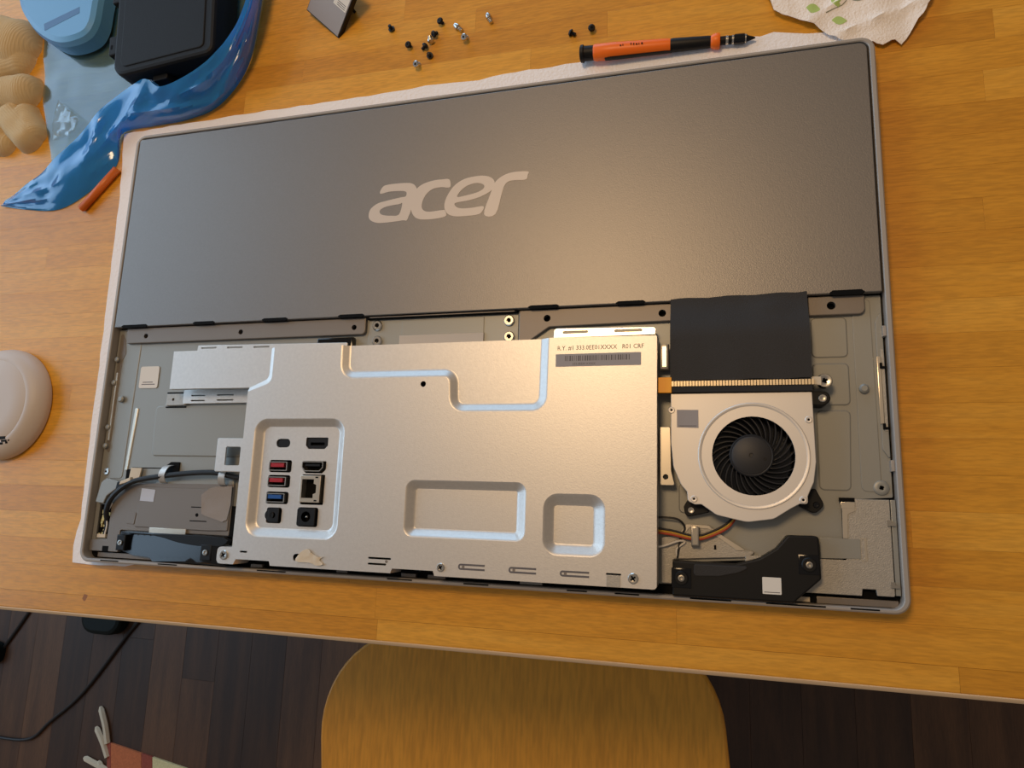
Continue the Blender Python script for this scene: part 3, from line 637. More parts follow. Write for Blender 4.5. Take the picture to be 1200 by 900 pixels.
stf = G().prism([(424, 96.8), (436, 96.4), (436, 106.8), (424, 107)], ZF, ZF + .12).build('fan_label', M['greylab'], fan)
G().box(425, 435, 97.4, 97.8, ZF + .1, ZF + .16).build('label_print', M['greyink'], stf)
g = G(); g.prism(fillet([(495.5, 109.4), (503, 109, 3), (507, 112, 3), (505.5, 117, 3), (495.5, 117.4)], 1), ZC, 17.4, .6); g.build('fan_lug', M['blackpl'], fan); screw(502.4, 113.2, 17.4, 2.2, fan, h=.7)
g = G(); g.prism(fillet([(428, 46, 2.5), (441, 49), (441, 56), (430, 57), (427, 52, 2)], 1), ZC, 12.4, .5); g.build('fan_lug', M['blackpl'], fan); screw(431.2, 50, 12.4, 1.9, fan, h=.6)
g = G(); g.prism(fillet([(490, 62), (497.5, 64, 1), (502, 55, 3), (497, 50, 3), (489, 54)], 1), ZC, 11.5, .5); g.build('fan_lug', M['blackpl'], fan); screw(497.6, 55, 11.5, 1.7, fan, 'blackgl', h=.6)
# black tape over the heat exchanger
def tz(x, y):
    z = 20.2
    if y > 150: t_ = min(1, (y - 150) / 24.0); z = 20.2 - 6.2 * t_ * t_ * (3 - 2 * t_)
    return z + .35 * noise.noise((x * .06, y * .06, 1)) + (.9 * math.exp(-((x - 478) / 10) ** 2 - ((y - 168) / 4) ** 2))
g = G(); to = []
for a, b in (((420.4, 124), (420.6, 175.2)), ((420.6, 175.2), (497.2, 176)), ((497.2, 176), (497.2, 124.4)), ((497.2, 124.4), (420.4, 124))):
    for k in range(14): to.append((a[0] + (b[0] - a[0]) * k / 14, a[1] + (b[1] - a[1]) * k / 14 + .35 * math.sin(k * 1.3 + a[0])))
g.sheet(to, tz, 3.2, .4); tape = g.build('black_tape_sheet', M['tape'], pc)
G().box(421, 496.6, 117, 150, ZC, 19.2).build('heat_exchanger', M['tape_d'], pc)
g = G(); xx = 421.2
while xx < 497: g.box(xx, xx + 1.25, 120.6, 123.6, 19.3, 20.3); xx += 1.68
g.build('fin_row', M['fins'], pc)
G().box(420.5, 497.2, 117, 120.4, 19.3, 20.1, .2).build('foam_strip', M['tape_d'], pc)
g = G(); g.prism(fillet([(413.4, 116.8), (421.2, 116.8), (421.2, 126), (413.4, 126)], .5), 18.8, 20.5, .3); g.build('orange_tape', M['kapton'], pc)
G().prism(fillet([(497, 120.8), (502, 120.2), (502, 125), (497, 125.2)], .5), 18.4, 19.4, .3).build('clamp_arm', M['wiretape'], pc)
sc_ = screw(503.8, 122.8, 16.4, 4.2, pc, h=2.6); cross(503.8, 122.8, 18.9, 2.4, pc, .4)
G().lathe(503.8, 122.8, [(2.2, ZC), (2.2, 16.4)], 12).build('screw_post', M['chassis'], pc)

# ------------------------------------------------------------------ speakers
g = G(); so = fillet([(420.4, 2.8), (421, 21.8, 1), (440, 21.6, 4), (455, 21.6, 8), (467, 25.2, 8), (476, 31, 8), (482, 38.2, 2), (497.6, 38.4, 2), (498, 16, 2), (485.4, 4.4, 1.5), (484, 2.9)], 1, 5)
g.prism(so, ZB, 17, 1.0); sp = g.build('speaker', M['blackpl'], pc)
g = G(); g.prism(fillet([(432, 14, 2), (446, 14.6, 8), (456, 17, 8), (464, 21, 3), (455, 20.6, 6), (432.6, 20.6, 1)], 1, 4), 16.6, 17.5, .5); g.build('speaker_rib', M['tape'], sp)
for x_, y_, w in ((425.6, 12.6, 5.4), (492, 23.2, 5.2)):
    G().box(x_ - w, x_ + w, y_ - w, y_ + w, 16, 17.5, .6).build('mount_pad', M['blackgl'], sp)
    G().lathe(x_, y_, [(3.9, 17.4), (3.9, 18.4), (3.3, 18.9), (1.9, 18.9), (1.7, 18.2), (.01, 18.1)], 20).build('grommet', M['blackpl'], sp)
    G().lathe(x_, y_, [(1.75, 18.2), (1.75, 19.1), (1.1, 19.2), (.9, 18.6), (.01, 18.5)], 16).build('screw', M['steel'], sp)
st2 = G().prism(rr(468.2, 477.8, 6.8, 15.6, .4, 2), 17, 17.12).build('sticker', M['white'], sp)
G().box(469, 477, 7.6, 8.0, 17.1, 17.16).build('sticker_print', M['greyink'], st2)
# left speaker: lower, with a hollowed glossy top that mirrors the window
so = fillet([(30.5, 22.4, .5), (123.8, 22.4, .5), (126.5, 16, 1), (126.5, 3.4, .5), (63, 3.0, 1), (60, 5.4, 1), (44, 6.2, 1), (31.5, 9.4, 1)], 1, 4)
def lz(x, y):
    t = min(1, max(0, (x - 40) / 70)); s = min(1, max(0, (y - 4) / 18))
    return 8.6 + 7.0 * t + .5 * math.sin(s * 3.14)
g = G(); g.sheet(so, lz, 3, 3.4); sp2 = g.build('speaker', M['blackgl'], pc)
g = G(); g.prism(spline([(66, 22), (76, 19.5), (88, 17), (104, 15.5), (112, 16), (123, 16), (123.4, 22)], 3), 12, 16.4, .4); g.build('speaker_rib', M['blackpl'], sp2)
for x_, y_, w in ((35, 14.6, 3.8), (111, 11.4, 4.4)):
    G().box(x_ - w, x_ + w, y_ - 5.5, y_ + 5.5, 6, (12.4 if x_ < 60 else 16.6), .8).build('mount_pad', M['blackpl'], sp2)
    zz = 12.4 if x_ < 60 else 16.6; G().lathe(x_, y_, [(1.9, zz), (1.9, zz + .6), (1.3, zz + .7), (1.0, zz + .2), (.01, zz + .1)], 16).build('screw', M['steel'], sp2)

# ------------------------------------------------------------------ lower left: plate, tape, cable, clips
g = G(); g.prism(fillet([(4.5, 7.6), (30.5, 7.6), (30.5, 23.2), (122.4, 22.6), (122.4, 58), (40, 57), (24, 52), (19.8, 44), (19.4, 15.6), (4.5, 15.6)], .8), ZC, 9.2, .4, [rr(14.5, 18.8, 8.6, 11.6, .5)][:0]); lp = g.build('lower_cover_plate', M['bracket'], pc)
G().box(16.5, 22, 7.4, 11.4, 8, 9.25).build('plate_notch', M['darkgap'], lp)
g = G(); g.prism(fillet([(43, 26), (105, 25.4), (121.5, 26), (121.5, 54), (48, 54.6), (41.5, 54), (45, 46), (44, 36)], 1), 9, 10.2, .5); g.build('raised_field', M['bracket'], lp)
G().prism(fillet([(35, 28), (42, 27.6), (43, 36), (36, 36)], .4), 9, 9.6, .2).build('raised_field', M['bracket'], lp)
for y_ in (31.5, 41): G().box(90, 104, y_, y_ + .7, 10.1, 10.25).build('plate_slit', M['darkgap'], lp)
G().lathe(95.5, 36, [(1.3, 10.1), (1.3, 10.28), (.01, 10.28)], 10).build('plate_hole', M['darkgap'], lp)
G().box(57, 88, 22.2, 26, 9.4, 10.6, .2).build('pale_strip', M['bright'], lp)
G().prism([(45.5, 44.5), (57.4, 44), (58, 52.6), (46, 53.4)], 10.1, 10.4).build('pale_label', M['bluelab'], lp)
g = G(); g.sheet([(99.4, 37), (103, 35.6), (117, 32), (120.6, 33.6), (122.4, 44), (122.6, 56.6), (110, 56), (104.6, 54.4), (98, 50)], lambda x, y: 10.7 + 1.2 * max(0, (y - 46) / 10) * (1 if x < 112 else .6) + .4 * noise.noise((x * .2, y * .2, 0)), 3, .3); g.build('cloth_tape', M['clothtape'], pc)
G().box(6.5, 19.0, 15.8, 41.5, ZB, 5.6).build('pit_floor', M['darkgap'], pc)
g = G(); rnd = random.Random(4)
for k in range(14):
    x_, y_ = rnd.uniform(8.5, 15.5), rnd.uniform(16.5, 36); g.box(x_, x_ + rnd.uniform(1.2, 3), y_, y_ + rnd.uniform(1, 3), 5.5, 6.4 + rnd.uniform(0, 1.4), .2)
g.build('pit_contacts', M['gold'], pc)
G().box(9, 16.5, 17, 19.6, 6, 8.2, .3).build('pit_connector', M['wiretape'], pc)
g = G(); path = spline([(16.5, 30, 8), (17, 36, 10.5), (20.5, 44, 12), (29, 52, 13), (42, 58.5, 13.4), (66, 62.5, 13), (90, 65, 13), (110, 65.5, 13), (124, 63, 12.6), (134, 62, 12)], 5, False); g.tube(path, 1.9, 10).build('antenna_cable', M['wire_k'], pc)
for dx in (1.6, 3.0): 
    g = G(); g.tube(spline([(12 + dx, 18, 7.4), (14 + dx, 26, 8.2), (13.5 + dx, 34, 9), (18 + dx, 42, 10)], 5, False), .6, 6).build('thin_wire', M['wire_k'] if dx < 2 else M['white'], pc)
g = G(); g.prism(fillet([(6.5, 42.5), (14, 41.6), (16, 47), (24, 52.6), (27, 57.6), (14, 60), (9.5, 57)], .8), ZC, 11.2, .5); g.build('cable_guide', M['chassis'], pc)
G().prism(fillet([(24, 52), (32, 54), (31, 58.5), (25, 57.6)], .8), 9, 12.2, .4).build('cable_clip', M['blackpl'], pc)
G().box(27.6, 31.5, 58.4, 67, ZC, ZC + .6).build('sheet_slot', M['darkgap'], pc)
G().prism([(32, 58), (41, 59.4), (42.6, 68), (33, 68)], 8.2, 9.4, .2).build('pale_flag', M['wiretape'], pc)
G().prism([(29.5, 55.4), (39, 58), (38.6, 61), (30, 57.8)], 12, 14.8, .4).build('pale_tie', M['wiretape'], pc)
G().box(32, 58, 67.8, 68.5, ZC, ZC + .1).build('sheet_slot', M['darkgap'], pc)
def strap(x, y0, y1, w, tilt):
    p = spline([(x, y1, 8.6), (x - tilt * .2, y1 - 1.5, 13), (x - tilt * .5, (y0 + y1) / 2, 15.4), (x - tilt * .9, y0 + 1.5, 13), (x - tilt, y0, 10)], 4, False)
    g = G(); r = [[(q[0] - w, q[1], q[2]) for q in p], [(q[0] + w, q[1], q[2]) for q in p], [(q[0] + w, q[1], q[2] - .7) for q in p], [(q[0] - w, q[1], q[2] - .7) for q in p]]
    g.loft(r + [r[0]], closed=False); return g.build('cable_strap', M['galv'], pc)
strap(67.5, 57.5, 70.5, 2.6, 3); strap(117, 56.5, 70, 2.6, 2)
g = G(); g.prism(fillet([(62, 64), (74, 64), (74, 72.8), (66.5, 72.8, 2), (62, 70, 2)], .5), ZC, ZC + .9, .2); g.build('sheet_slot', M['darkgap'], pc)
G().prism(fillet([(56, 54.8), (122, 56), (122, 62), (56, 58.6)], .5), ZC, 9.0, .8).build('rear_lip', M['chassis'], pc)
G().box(122.6, 126, 22, 43, ZB, 9, .2).build('dark_gap_strip', M['darkgap'], pc)
G().box(10, 58, 3.2, 6.6, ZB, ZB + 1.2, .3).build('rim_ledge', M['bracket'], pc)
for a, b in ((141, 150), (206, 214), (252, 262), (330, 344), (270, 282)): G().box(a, b, 2.8, 5.0, ZB, ZB + 2.5, .3).build('rim_tab', M['bracket'] if a != 330 else M['galv2'], pc)

# ------------------------------------------------------------------ lower right: corner plate, wires, clip
g = G(); g.prism(fillet([(484, 8), (518.6, 8), (519, 11.6), (525.6, 11.6), (526, 8.4), (534.5, 8.4, 1), (534.5, 58.8, .5), (512, 58.8), (512, 26.2), (460, 26.2), (460, 20)], .5), ZC, 9.2, .35); cp = g.build('corner_plate', M['galv2'], pc)
G().box(534.9, 537.4, 9, 58.8, ZC, 9.0, .3).build('edge_rail', M['chassis'], cp)
for y_ in (13, 45): G().prism(fillet([(532.6, y_), (536.6, y_), (536.6, y_ + 1.4), (534.6, y_ + 1.4), (534.6, y_ + 3), (532.6, y_ + 3)], .2), 9, 10.4).build('edge_hook', M['steel'], cp)
G().box(510.4, 517.2, 53.6, 57, 9, 9.7, .1).build('pale_strip', M['bright'], cp)
G().prism(fillet([(510.6, 37.6), (513, 37.6), (513.4, 50.6, 1.6), (517.2, 52.2, 1), (517.2, 53.8), (510.8, 53.8)], .3), 9, 9.6, .1).build('pale_strip', M['bright'], cp)
G().box(509.5, 517.4, 57.2, 59.4, 8.6, 9.3).build('plate_slot', M['darkgap'], cp)
G().prism([(499, 26.6), (519, 27.2), (519, 37.4), (499, 37.6)], 9.1, 9.5, .1).build('grey_tape', M['chassis'], cp)
G().prism(fillet([(519.2, 26), (522, 26), (522, 38.2), (519.2, 38.2), (519.2, 37.4), (520.9, 37.4), (520.9, 26.8), (519.2, 26.8)], .1, 1), 9.1, 9.4).build('pale_strip', M['bright'], cp)
G().box(496.5, 536.5, 2.6, 6.2, ZB, ZB + 1.6, .3).build('rim_ledge', M['bracket'], pc)
G().box(484, 493, 3.0, 5.6, ZB, ZB + 2.2, .3).build('rim_tab', M['wiretape'], pc)
g = G(); g.prism(fillet([(414, 8.5), (420.8, 8.5), (420.8, 22), (462, 25), (466, 28.4), (458, 29.2, 2), (441, 42, 2), (429, 42.4, 3), (424, 36), (414, 34)], .8), ZC, 8.8, .5); g.build('lower_plate', M['galv2'], pc)
G().prism(fillet([(441.5, 38.5), (444, 39), (460.5, 28.8), (455.5, 28.6)], .3), 8.6, 9.3, .1).build('pale_strip', M['bright'], pc)
G().prism(fillet([(424, 36), (428.4, 42), (441, 41.6), (443, 38.8), (440, 40), (430, 40.4), (427, 36)], .4), 8.6, 9.3, .1).build('pale_strip', M['bright'], pc)
for k, m in enumerate(('wire_k', 'wire_y', 'wire_r')):
    p = spline([(408, 39.4 - k * 1.1, 11), (420, 38.2 - k * 1.1, 11.5), (433, 35.6 - k * .9, 12.2), (442, 38.2 - k * 1.1, 11.5), (451, 43.4 - k * 1.2, 10.5), (456, 50 - k, 9.5), (458, 56, 9)], 5, False)
    G().tube(p, .75, 8).build('fan_wire', M[m], pc)
for k in range(2):
    p = spline([(409, 45 - k * 17, 10), (416, 45.5 - k * 16, 11), (424, 44.5 - k * 12, 11), (427.5, 40 - k * 8, 10), (425 - k * 2, 34 - k * 6, 10), (423, 23, 10)], 5, False)
    G().tube(p, .6, 6).build('thin_wire', M['wire_k'] if k == 0 else M['white'], pc)
G().box(431, 435.4, 30.2, 41, 8.5, 14.2, .8).build('wire_clip', M['steel'], pc)
G().box(443.4, 444.6, 28.6, 31, 8.7, 9.1).build('plate_slit', M['darkgap'], pc)

# ================================================================== loose things on the table
# screwdriver
sd = thing('precision_screwdriver', (416, 352, 1.5), 'orange and black precision screwdriver lying on the foam beside the top edge', 'screwdriver')
A = Vector((361.4, 353.4, 8.2)); B = Vector((471.6, 349.4, 5.0)); D = (B - A); LN = D.length; D.normalize()
def sdtube(name, prof, m, n=20):
    g = G(); g.tube([A + D * t for t, r in prof], [r for t, r in prof], n); return g.build(name, M[m], sd)
sdtube('end_cap', [(0, 4.4), (.6, 5.6), (2.4, 5.8), (3.0, 4.9), (9.4, 4.7), (9.5, 3)], 'blackpl')
hd = sdtube('handle', [(9.3, 4.9), (10, 5.4), (24, 5.5), (40, 5.0), (57, 4.6), (60, 4.3), (60.4, 2)], 'orange')
g = G()   # black grip inlay along the near side of the handle
for t0, t1, r0 in ((17, 61, 5.55),):
    rings = []
    for k in range(12):
        t = t0 + (t1 - t0) * k / 11; c = A + D * t; rad = (5.62 - .028 * max(0, t - 24)) ; up = Vector((0, 0, 1)); side = D.cross(up).normalized()
        rings.append([tuple(c + (side * math.cos(a) + up * math.sin(a)) * rad) for a in [(-.9 + 1.25 * j / 6) * (1 if 0 < k < 11 else .7) for j in range(7)]])
    g.loft(rings, closed=False)
g.build('grip_inlay', M['blackpl'], sd)
sdtube('grip', [(59.8, 4.1), (62, 4.4), (84, 3.8), (86, 3.6)], 'blackpl')
sdtube('collar', [(85.4, 3.6), (87, 4.6), (90, 5.0), (91.2, 4.6), (91.4, 3)], 'orange')
sdtube('chuck', [(91.2, 2.7), (107, 2.7), (108, 2.5)], 'blackpl')
sdtube('chuck_band', [(94.8, 2.75), (94.9, 2.95), (96.4, 2.95), (96.5, 2.75)], 'screw'); sdtube('chuck_band', [(98.6, 2.75), (98.7, 2.95), (99.8, 2.95), (99.9, 2.75)], 'screw')
sdtube('chuck_sleeve', [(100, 2.8), (100.2, 3.3), (106.4, 3.3), (106.6, 2.8)], 'blackgl'); sdtube('chuck_band', [(106.6, 2.8), (106.7, 2.9), (107.4, 2.9), (107.5, 2.6)], 'screw')
sdtube('tip', [(107.5, 2.2), (112, .8), (113, .4)], 'screw_k')
rnd = random.Random(8)
for k in range(9):   # small dark print on the handle, not legible in the picture
    if k in (2, 3): continue
    t = 27.5 + k * 1.75; c = A + D * t + Vector((0, 0, 5.42)); g = G(); g.slab(c + Vector((0, -.9 + rnd.uniform(0, .4), 0)), D * rnd.uniform(.5, 1.0), (0, rnd.uniform(1.0, 1.8), 0), (0, 0, .1)); g.build('handle_print', M['ink'], hd)

# loose screws: a pan head with its shank
def loose(kind, x, y, ang, tilt, label, group, z=0.0):
    hr, hh, sr, sl, m = (2.5, 1.6, 1.35, 3.2, 'screw_k') if kind == 'k' else ((2.6, 1.5, 1.5, 4.6, 'screw') if kind == 's' else (2.2, 3.6, 1.6, 4.4, 'screw'))
    r = thing('loose_screw', (x, y, z), label, 'screw', group)
    u = Vector((math.cos(ang) * math.cos(tilt), math.sin(ang) * math.cos(tilt), math.sin(tilt)))   # from the head to the tip
    c = Vector((x, y, z + (hr * math.cos(tilt) + (hh if tilt > 1.2 else 0) + .05 if tilt >= 0 else hr)))
    if tilt < -1.2: c = Vector((x, y, z + sl + .1))
    if tilt > 1.2: c = Vector((x, y, z + .1 + hh))
    if -1.2 <= tilt < 0: c = Vector((x, y, z + sl * math.sin(-tilt) + sr * math.cos(tilt)))
    g = G(); g.tube([c - u * hh, c - u * hh * .98, c - u * hh * .5, c - u * .1, c], [hr * .25, hr * .72, hr * .97, hr, hr * .9], 16); g.build('head', M[m], r)
    g = G(); P = [c + u * (sl * k / 10) for k in range(11)]; g.tube([c - u * .1] + P, [sr] + [sr * (1.0 if k % 2 else .84) for k in range(11)], 12); g.build('shank', M[m], r)
    if abs(tilt) > .3 and tilt < 0:
        g = G(); q = c - u * (hh + .02); g.tube([q + u * .3, q], [hr * .32, hr * .32], 6); g.build('recess', M['darkgap'], r)
    return r
kb = 'black screws scattered behind the computer'; ks = 'silver screws scattered behind the computer'
loose('k', 214.5, 403, 2.0, 1.45, 'black screw standing on its head, leftmost of all the loose screws', kb)
loose('k', 230.4, 385.5, 1.2, -1.3, 'black screw lying alone left of the tight cluster of screws', kb)
loose('k', 255, 401, .4, -1.3, 'black screw farthest back, above the tight cluster of screws', kb)
loose('k', 250.6, 391.4, .9, -.6, 'black screw at the upper end of the tight cluster', kb)
loose('s', 248.0, 386.6, 1.9, -.25, 'silver screw wedged between two black screws in the tight cluster', ks)
loose('k', 243.6, 382.6, 3.6, -.5, 'black screw at the lower end of the tight cluster', kb)
loose('k', 247.4, 375.2, -1.3, 1.4, 'black screw just below the tight cluster, nearest the computer edge', kb)
loose('s', 238.4, 367.4, 1.3, -1.0, 'silver screw nearest the foam edge, below the black screws', ks)
loose('l', 268.8, 394.4, -.75, -.05, 'long silver screw lying on its side right of the black screws', ks)
loose('s', 275.2, 383.4, 1.2, -1.0, 'silver screw with a dark recess right below the long silver screw', ks)
loose('l', 292.6, 398, -1.15, -.05, 'long silver screw lying alone, rightmost of the silver screws', ks)
loose('k', 353.8, 375.4, -.5, -.12, 'black screw on its side with shank showing, near the screwdriver cap', 'black screws beside the screwdriver')
loose('k', 368.2, 375.6, 2.2, -1.1, 'black screw upright, right of the other one near the screwdriver', 'black screws beside the screwdriver')

# kitchen paper with green print
def pz(x, y): return max(5.2 + 3.0 * noise.noise((x * .03, y * .035, 3)) + 1.6 * noise.noise((x * .09, y * .02 + x * .05, 7)) - 2.2 * max(0, (350 - y) / 20) + 2.6 * math.exp(-abs((y - 343) - (x - 520) * .31) / 1.6) + 2.2 * math.exp(-abs((y - 366) - (x - 505) * .62 + 12) / 2.0), 2.2)
po_ = [(484, 374), (486.5, 367), (491, 363), (498, 359.5), (505, 355), (509, 353.5), (512, 349.6), (518, 344), (527, 339), (536, 336.6), (542.4, 336), (543.8, 334.2), (548, 333.4), (552.5, 336), (554.5, 336.4), (557.6, 332.6), (561.4, 336), (565.4, 343.6), (570, 350), (574.6, 358), (580, 372), (588, 400), (580, 430), (540, 448), (500, 440), (478, 400)]
rnd = random.Random(6); p2 = []
for i in range(len(po_)):
    a, b = Vector(po_[i]), Vector(po_[(i + 1) % len(po_)]); k = max(1, int((b - a).length / 3))
    for j in range(k): q = a.lerp(b, j / k); p2.append((q.x + rnd.uniform(-.4, .4), q.y + rnd.uniform(-.4, .4)))
g = G(); g.sheet(p2, pz, 3.2, .4); towel = g.build('paper_towel', M['towel'], label='crumpled torn paper towel printed with green leaves behind the upper right corner', cat='paper towel')
def printed(pts, m, name): g = G(); g.sheet(pts, lambda x, y: pz(x, y) + .22, 1.2, .15); g.build(name, M[m], towel)
def leafpts(x, y, L, w, a):
    return [(x + math.cos(a) * L * s - math.sin(a) * w * t, y + math.sin(a) * L * s + math.cos(a) * w * t) for s, t in [(k / 8, math.sin(math.pi * (k / 8) ** .8)) for k in range(9)] + [(k / 8, -math.sin(math.pi * (k / 8) ** 1.1)) for k in range(7, 0, -1)]]
printed(leafpts(505, 365, 9, 3.2, -.35), 'leaf', 'printed_leaf'); printed(leafpts(519.5, 354, 9, 2.8, -.2), 'leaf', 'printed_leaf'); printed(leafpts(524, 362, 12, 3.4, 1.75), 'leaf', 'printed_leaf')
def ring(pts, w, m):
    L = offpath2(pts, w); printed(pts + L[::-1], m, 'printed_line')
def offpath2(p, d):
    out = []
    for i in range(len(p)):
        a = Vector(p[max(i - 1, 0)]); b = Vector(p[min(i + 1, len(p) - 1)]); t = (b - a).normalized(); q = Vector(p[i]) + Vector((-t.y, t.x)) * d; out.append((q.x, q.y))
    return out
ring([(516.5, 359), (521, 361), (526, 363), (529, 366), (531, 371)], .55, 'lineprint')
ring([(536 + 8 * math.cos(a * .3 + 3.4), 372 + 8 * math.sin(a * .3 + 3.4)) for a in range(10)], .6, 'lineprint')

# round white tub at the left
tub = thing('round_white_tub', (-105, 117, 0), 'round white plastic tub with black print at the left picture edge', 'tub')
g = G(); g.lathe(-105, 117, [(41, 0), (44.4, .8), (45, 3), (44.8, 6), (43.6, 9.6), (41, 12.6), (37.5, 14.6), (34.6, 15.2), (34.2, 15.05), (33.8, 15.3), (20, 15.8), (.01, 16)], 72); g.build('shell', M['tub'], tub)
def tubz(r):
    pf = [(34, 15.3), (37.5, 14.6), (41, 12.6), (43.6, 9.6), (44.8, 6)]
    for (r0, z0), (r1, z1) in zip(pf, pf[1:]):
        if r0 <= r <= r1: return z0 + (z1 - z0) * (r - r0) / (r1 - r0)
    return 15.4
rnd = random.Random(12)
bits = [(-98, 85.4, 8, 3.4), (-92, 87.4, 7.4, 2.4), (-88.4, 85.6, 5, 1.6), (-84.8, 84.4, 1.8, 1.4), (-90, 83.4, 3.2, 1.8), (-94, 81.6, 3, 1.8), (-82.6, 86.4, 1.3, 1.0), (-97, 79.6, 2.4, 1.4)]
for x_, y_, w, h in bits:
    g = G(); zf = lambda x, y: tubz(math.hypot(x + 105, y - 117)) + .12
    g.sheet([(x_, y_), (x_ + w, y_ + .4), (x_ + w, y_ + h + .4), (x_, y_ + h)], zf, 1, .2); g.build('black_print', M['ink'], tub)

# small grey cover lying tilted behind the computer
gc = thing('grey_cover_piece', (170, 425, 0), 'small grey cover plate with a white label tilted on its corner at the back', 'cover plate')
A0 = Vector((169, 403, 1.2)); U = Vector((.637, .584, .504)).normalized(); V = Vector((-.741, .661, .106)); V = (V - U * V.dot(U)).normalized(); Wn = U.cross(V).normalized()
g = G(); g.slab(A0 - V * 0 - Wn * 4.6, U * 40, V * 38, Wn * 4.2); g.build('black_shell', M['blackpl'], gc)
g = G(); g.slab(A0 + U * .8 + V * .8 - Wn * .5, U * 38.4, V * 36.4, Wn * .7); g.build('grey_face', M['panelgrey'], gc)
lb = G().slab(A0 + U * 19 + V * 1.6 + Wn * .2, U * 15, V * 14, Wn * .15).build('white_label', M['white'], gc)
for k in range(3): G().slab(A0 + U * (20 + k * 1.4) + V * 3 + Wn * .35, U * .5, V * 9, Wn * .05).build('label_print', M['greyink'], lb)
# its folded foot reaches the table
g = G(); E0 = A0 + U * 26 - Wn * 4.6 + V * 6; g.slab((E0.x, E0.y, 0), V * 26, -U.xy.to_3d() * 2.2, (0, 0, E0.z + .6)); g.build('foot_flange', M['blackpl'], gc)

# blue bag: lower film spread on the table, heaped front fold
bag = thing('blue_plastic_bag', (-30, 400, 0), 'blue see-through plastic bag heaped around the black case at upper left', 'plastic bag')
def bz(x, y): return max(.6, 2.0 + 1.6 * noise.noise((x * .025, y * .025, 4)) + 1.0 * noise.noise((x * .07 + y * .03, y * .05, 9)) )
fl_ = spline([(-160, 505), (-137, 470), (-130, 440), (-124, 414), (-122, 396), (-116, 376), (-109, 354), (-101, 336), (-90, 320), (-54, 330), (-27, 352.5), (30, 352.8), (70, 368), (92, 405), (96, 470), (96, 520), (-60, 540)], 3)
g = G(); g.sheet([p for p in fl_], bz, 6, single=True); g.build('film', M['bagfilm'], bag)
F = [((-150, 293, .8), (-149, 294, 1.2), (-147, 296, 1.2)), ((-120, 287, .8), (-118, 296, 5), (-112, 312, 6)), ((-85, 284, .8), (-86, 300, 9), (-90, 321, 11)), ((-56, 296, .8), (-56, 318, 13), (-55, 345, 15)),
     ((-30, 318, .8), (-34, 342, 15), (-29, 364, 19)), ((-29, 346, .8), (-10, 352, 18), (12, 374, 27)), ((2, 349.6, .8), (14, 352, 19), (33, 364, 28)), ((36, 351, .8), (47, 352, 19), (66, 373, 30)),
     ((66, 360, .8), (79, 365, 20), (92, 394, 31)), ((88, 388, .8), (99, 396, 21), (104, 426, 31)), ((95, 430, .8), (107, 434, 21), (108, 466, 32)), ((97, 490, .8), (109, 490, 21), (110, 520, 32))]
Ls, Ms, Us = (spline([f[k] for f in F], 8, False) for k in range(3))
NC = 17
cols = []
rnd = random.Random(21)
for i in range(len(Ls)):
    a, b, c = Vector(Ls[i]), Vector(Ms[i]), Vector(Us[i]); b = b * .72 + (a + c) * .14; col = []
    for k in range(NC):
        t = k / (NC - 1); p = a * (1 - t) * (1 - 2 * t) + b * 4 * t * (1 - t) + c * t * (2 * t - 1)
        w = math.sin(math.pi * min(t, .92)) ** .5
        rid = lambda v: 1 - 2.4 * abs(v)
        nn = Vector((.3, -.45, .85))
        p += nn * w * (4.4 * rid(noise.noise((i * .085 + t * .6, t * 2.6, 5))) + 1.3 * rid(noise.noise((i * .22 - t * 1.4, t * 2.2, 8))) - 3.2)
        p.z = max(p.z, .7); col.append(tuple(p))
    cols.append(col)
g = G(); g.loft(cols, closed=False, smooth=True); fold = g.build('front_fold', M['bagfold'], bag)
# second ply inside the fold so that it has thickness
g = G(); g.loft([[(p[0] + .4, p[1] + 1.5, max(.5, p[2] - 1.2 - 2.0 * k / NC)) for k, p in enumerate(c)] for c in cols], closed=False); g.build('inner_ply', M['bagfilm'], bag)

# black case inside the bag
ck = thing('black_tool_case', (35, 420, 4), 'closed black plastic tool case with a side latch lying inside the blue bag', 'case')
CO = (-11, 375); CAng = math.radians(4.6)
def cpnt(p): return rotp((p[0] + CO[0], p[1] + CO[1]), CO, CAng)
def cpoly(pts, r, n=5): return [cpnt(p) for p in fillet(pts, r, n)]
G().prism(cpoly([(4, 2, 10), (91, 2, 6), (91, 104, 6), (4, 104, 10)], 8), 4.5, 18, 2).build('lower_shell', M['case'], ck)
lidp = cpoly([(0, 0, 11), (94, 0, 7), (94, 106, 7), (0, 106, 11)], 8)
lid = G().prism(lidp, 19, 34, 2.6).build('lid', M['case'], ck)
G().prism(cpoly([(8, 6, 6), (86, 6, 4), (86, 100, 4), (8, 100, 6)], 4), 33.6, 34.8, .8).build('lid_panel', M['case'], lid)
for y0 in (22, 70): 
    la = G().prism(cpoly([(-7.5, y0), (3, y0), (3, y0 + 17), (-7.5, y0 + 17)], 1.2), 16, 32, 1).build('latch', M['case'], ck)
    G().prism(cpoly([(-5.5, y0 + 5), (-3.6, y0 + 5), (-3.6, y0 + 9), (-5.5, y0 + 9)], .4), 31.8, 32.1).build('latch_slot', M['darkgap'], la)
G().prism(cpoly([(30, -4.5), (44, -4.5), (44, 2), (30, 2)], 1.5), 8, 24, 1).build('front_catch', M['case'], ck)
# the pale blue container at the top, seen through the film
bb = G().prism(spline([(-148, 520), (-146, 480), (-128, 452), (-106, 434), (-86, 426), (-64, 428), (-54, 438), (-52, 460), (-54, 520), (-100, 530)], 5), 5, 22, 6); bb = bb.build('blue_container', M['bluebox'], label='rounded pale blue container in the blue bag left of the black case', cat='container')
G().prism([(-106, 441), (-70, 452), (-71, 458), (-108, 448)], 21.8, 22.15).build('dark_mark', M['bluemark'], bb)
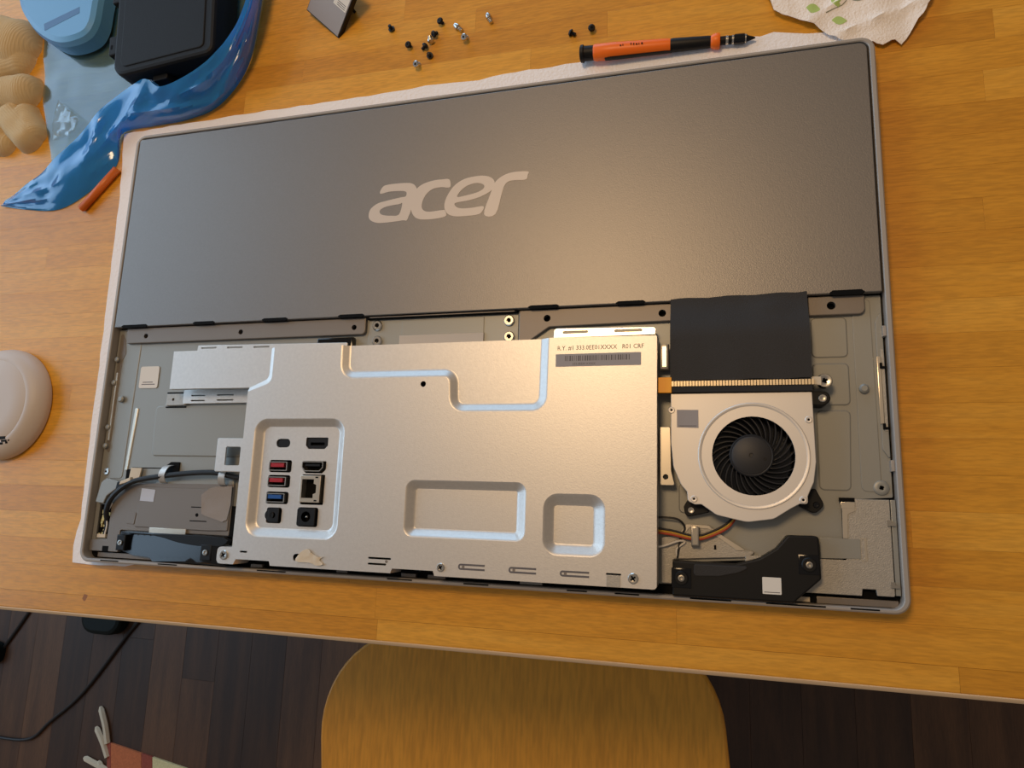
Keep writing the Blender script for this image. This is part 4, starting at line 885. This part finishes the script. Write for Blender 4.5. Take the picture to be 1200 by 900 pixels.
# small clear bag
g = G(); g.sheet([(-97, 384), (-84, 374), (-68, 361), (-72, 352), (-80, 347), (-95, 344), (-96, 362)], lambda x, y: 8 + 4 * noise.noise((x * .12, y * .12, 2)) + 2 * noise.noise((x * .35, y * .35, 6)), 2.5, single=True); g.build('clear_pouch', M['clear'], label='small crinkled clear plastic pouch lying on the blue film', cat='pouch')
# orange stick poking out under the bag
ps = thing('orange_pencil', (-42, 297, 0), 'orange stick poking out from under the blue bag by the foam corner', 'stick')
g = G(); g.tube([(-57, 281.4, 3.3), (-26, 313, 3.3)], 3.2, 8); g.build('shaft', M['pencil'], ps)
g = G(); g.tube([(-57.8, 280.6, 3.3), (-57, 281.4, 3.3)], [2.4, 3.1], 8); g.build('end', M['pencil'], ps)

# knit glove: folded lobes of one continuous cloth
lobes = [((-215, 466), (-160, 448), 25, 22), ((-180, 430), (-156, 434), 17, 15), ((-200, 400), (-140, 399), 16, 18), ((-150, 374), (-129, 355), 14.5, 15), ((-134, 376), (-122, 358), 10, 13), ((-205, 372), (-166, 362), 16, 16), ((-180, 356), (-157, 352), 12, 11), ((-218, 430), (-214, 370), 22, 14)]
def gz(x, y):
    zs = 0.0
    for k, (a, b, r, h) in enumerate(lobes):
        a, b, p = Vector(a), Vector(b), Vector((x, y)); t = max(0, min(1, (p - a).dot(b - a) / (b - a).length_squared)); d = (p - a.lerp(b, t)).length
        d = max(0.0, d + 1.4 * noise.noise((x * .06, y * .06, k)))
        if d < r: 
            z = h * (1 - (d / r) ** 2.6) ** .5; u = (b - a).normalized(); c = (p - a).dot(Vector((-u.y, u.x)) if k % 2 else u)
            zs = max(zs, z + (.24 * math.sin(c * 2 * math.pi / 2.1) if z > 1.5 else 0) + .9 * noise.noise((x * .08, y * .08, 3 + k)))
    return zs
g = G(); st_ = .55; nx, ny = int(150 / st_), int(165 / st_); idx = {}
for i in range(nx):
    for j in range(ny):
        x, y = -242 + i * st_, 334 + j * st_
        if x > -190: idx[i, j] = gz(x, y)
vid = {}
def gv(i, j):
    if (i, j) not in vid: vid[i, j] = g.vert((-242 + i * st_, 334 + j * st_, max(.15, idx[i, j])))
    return vid[i, j]
for (i, j) in list(idx):
    q = [(i, j), (i + 1, j), (i + 1, j + 1), (i, j + 1)]
    if all(c in idx for c in q) and any(idx[c] > .3 for c in q): g.face([gv(*c) for c in q], True)
g.build('knit_glove', M['knit'], label='bunched beige ribbed knit glove beside the blue bag at the left edge', cat='glove')
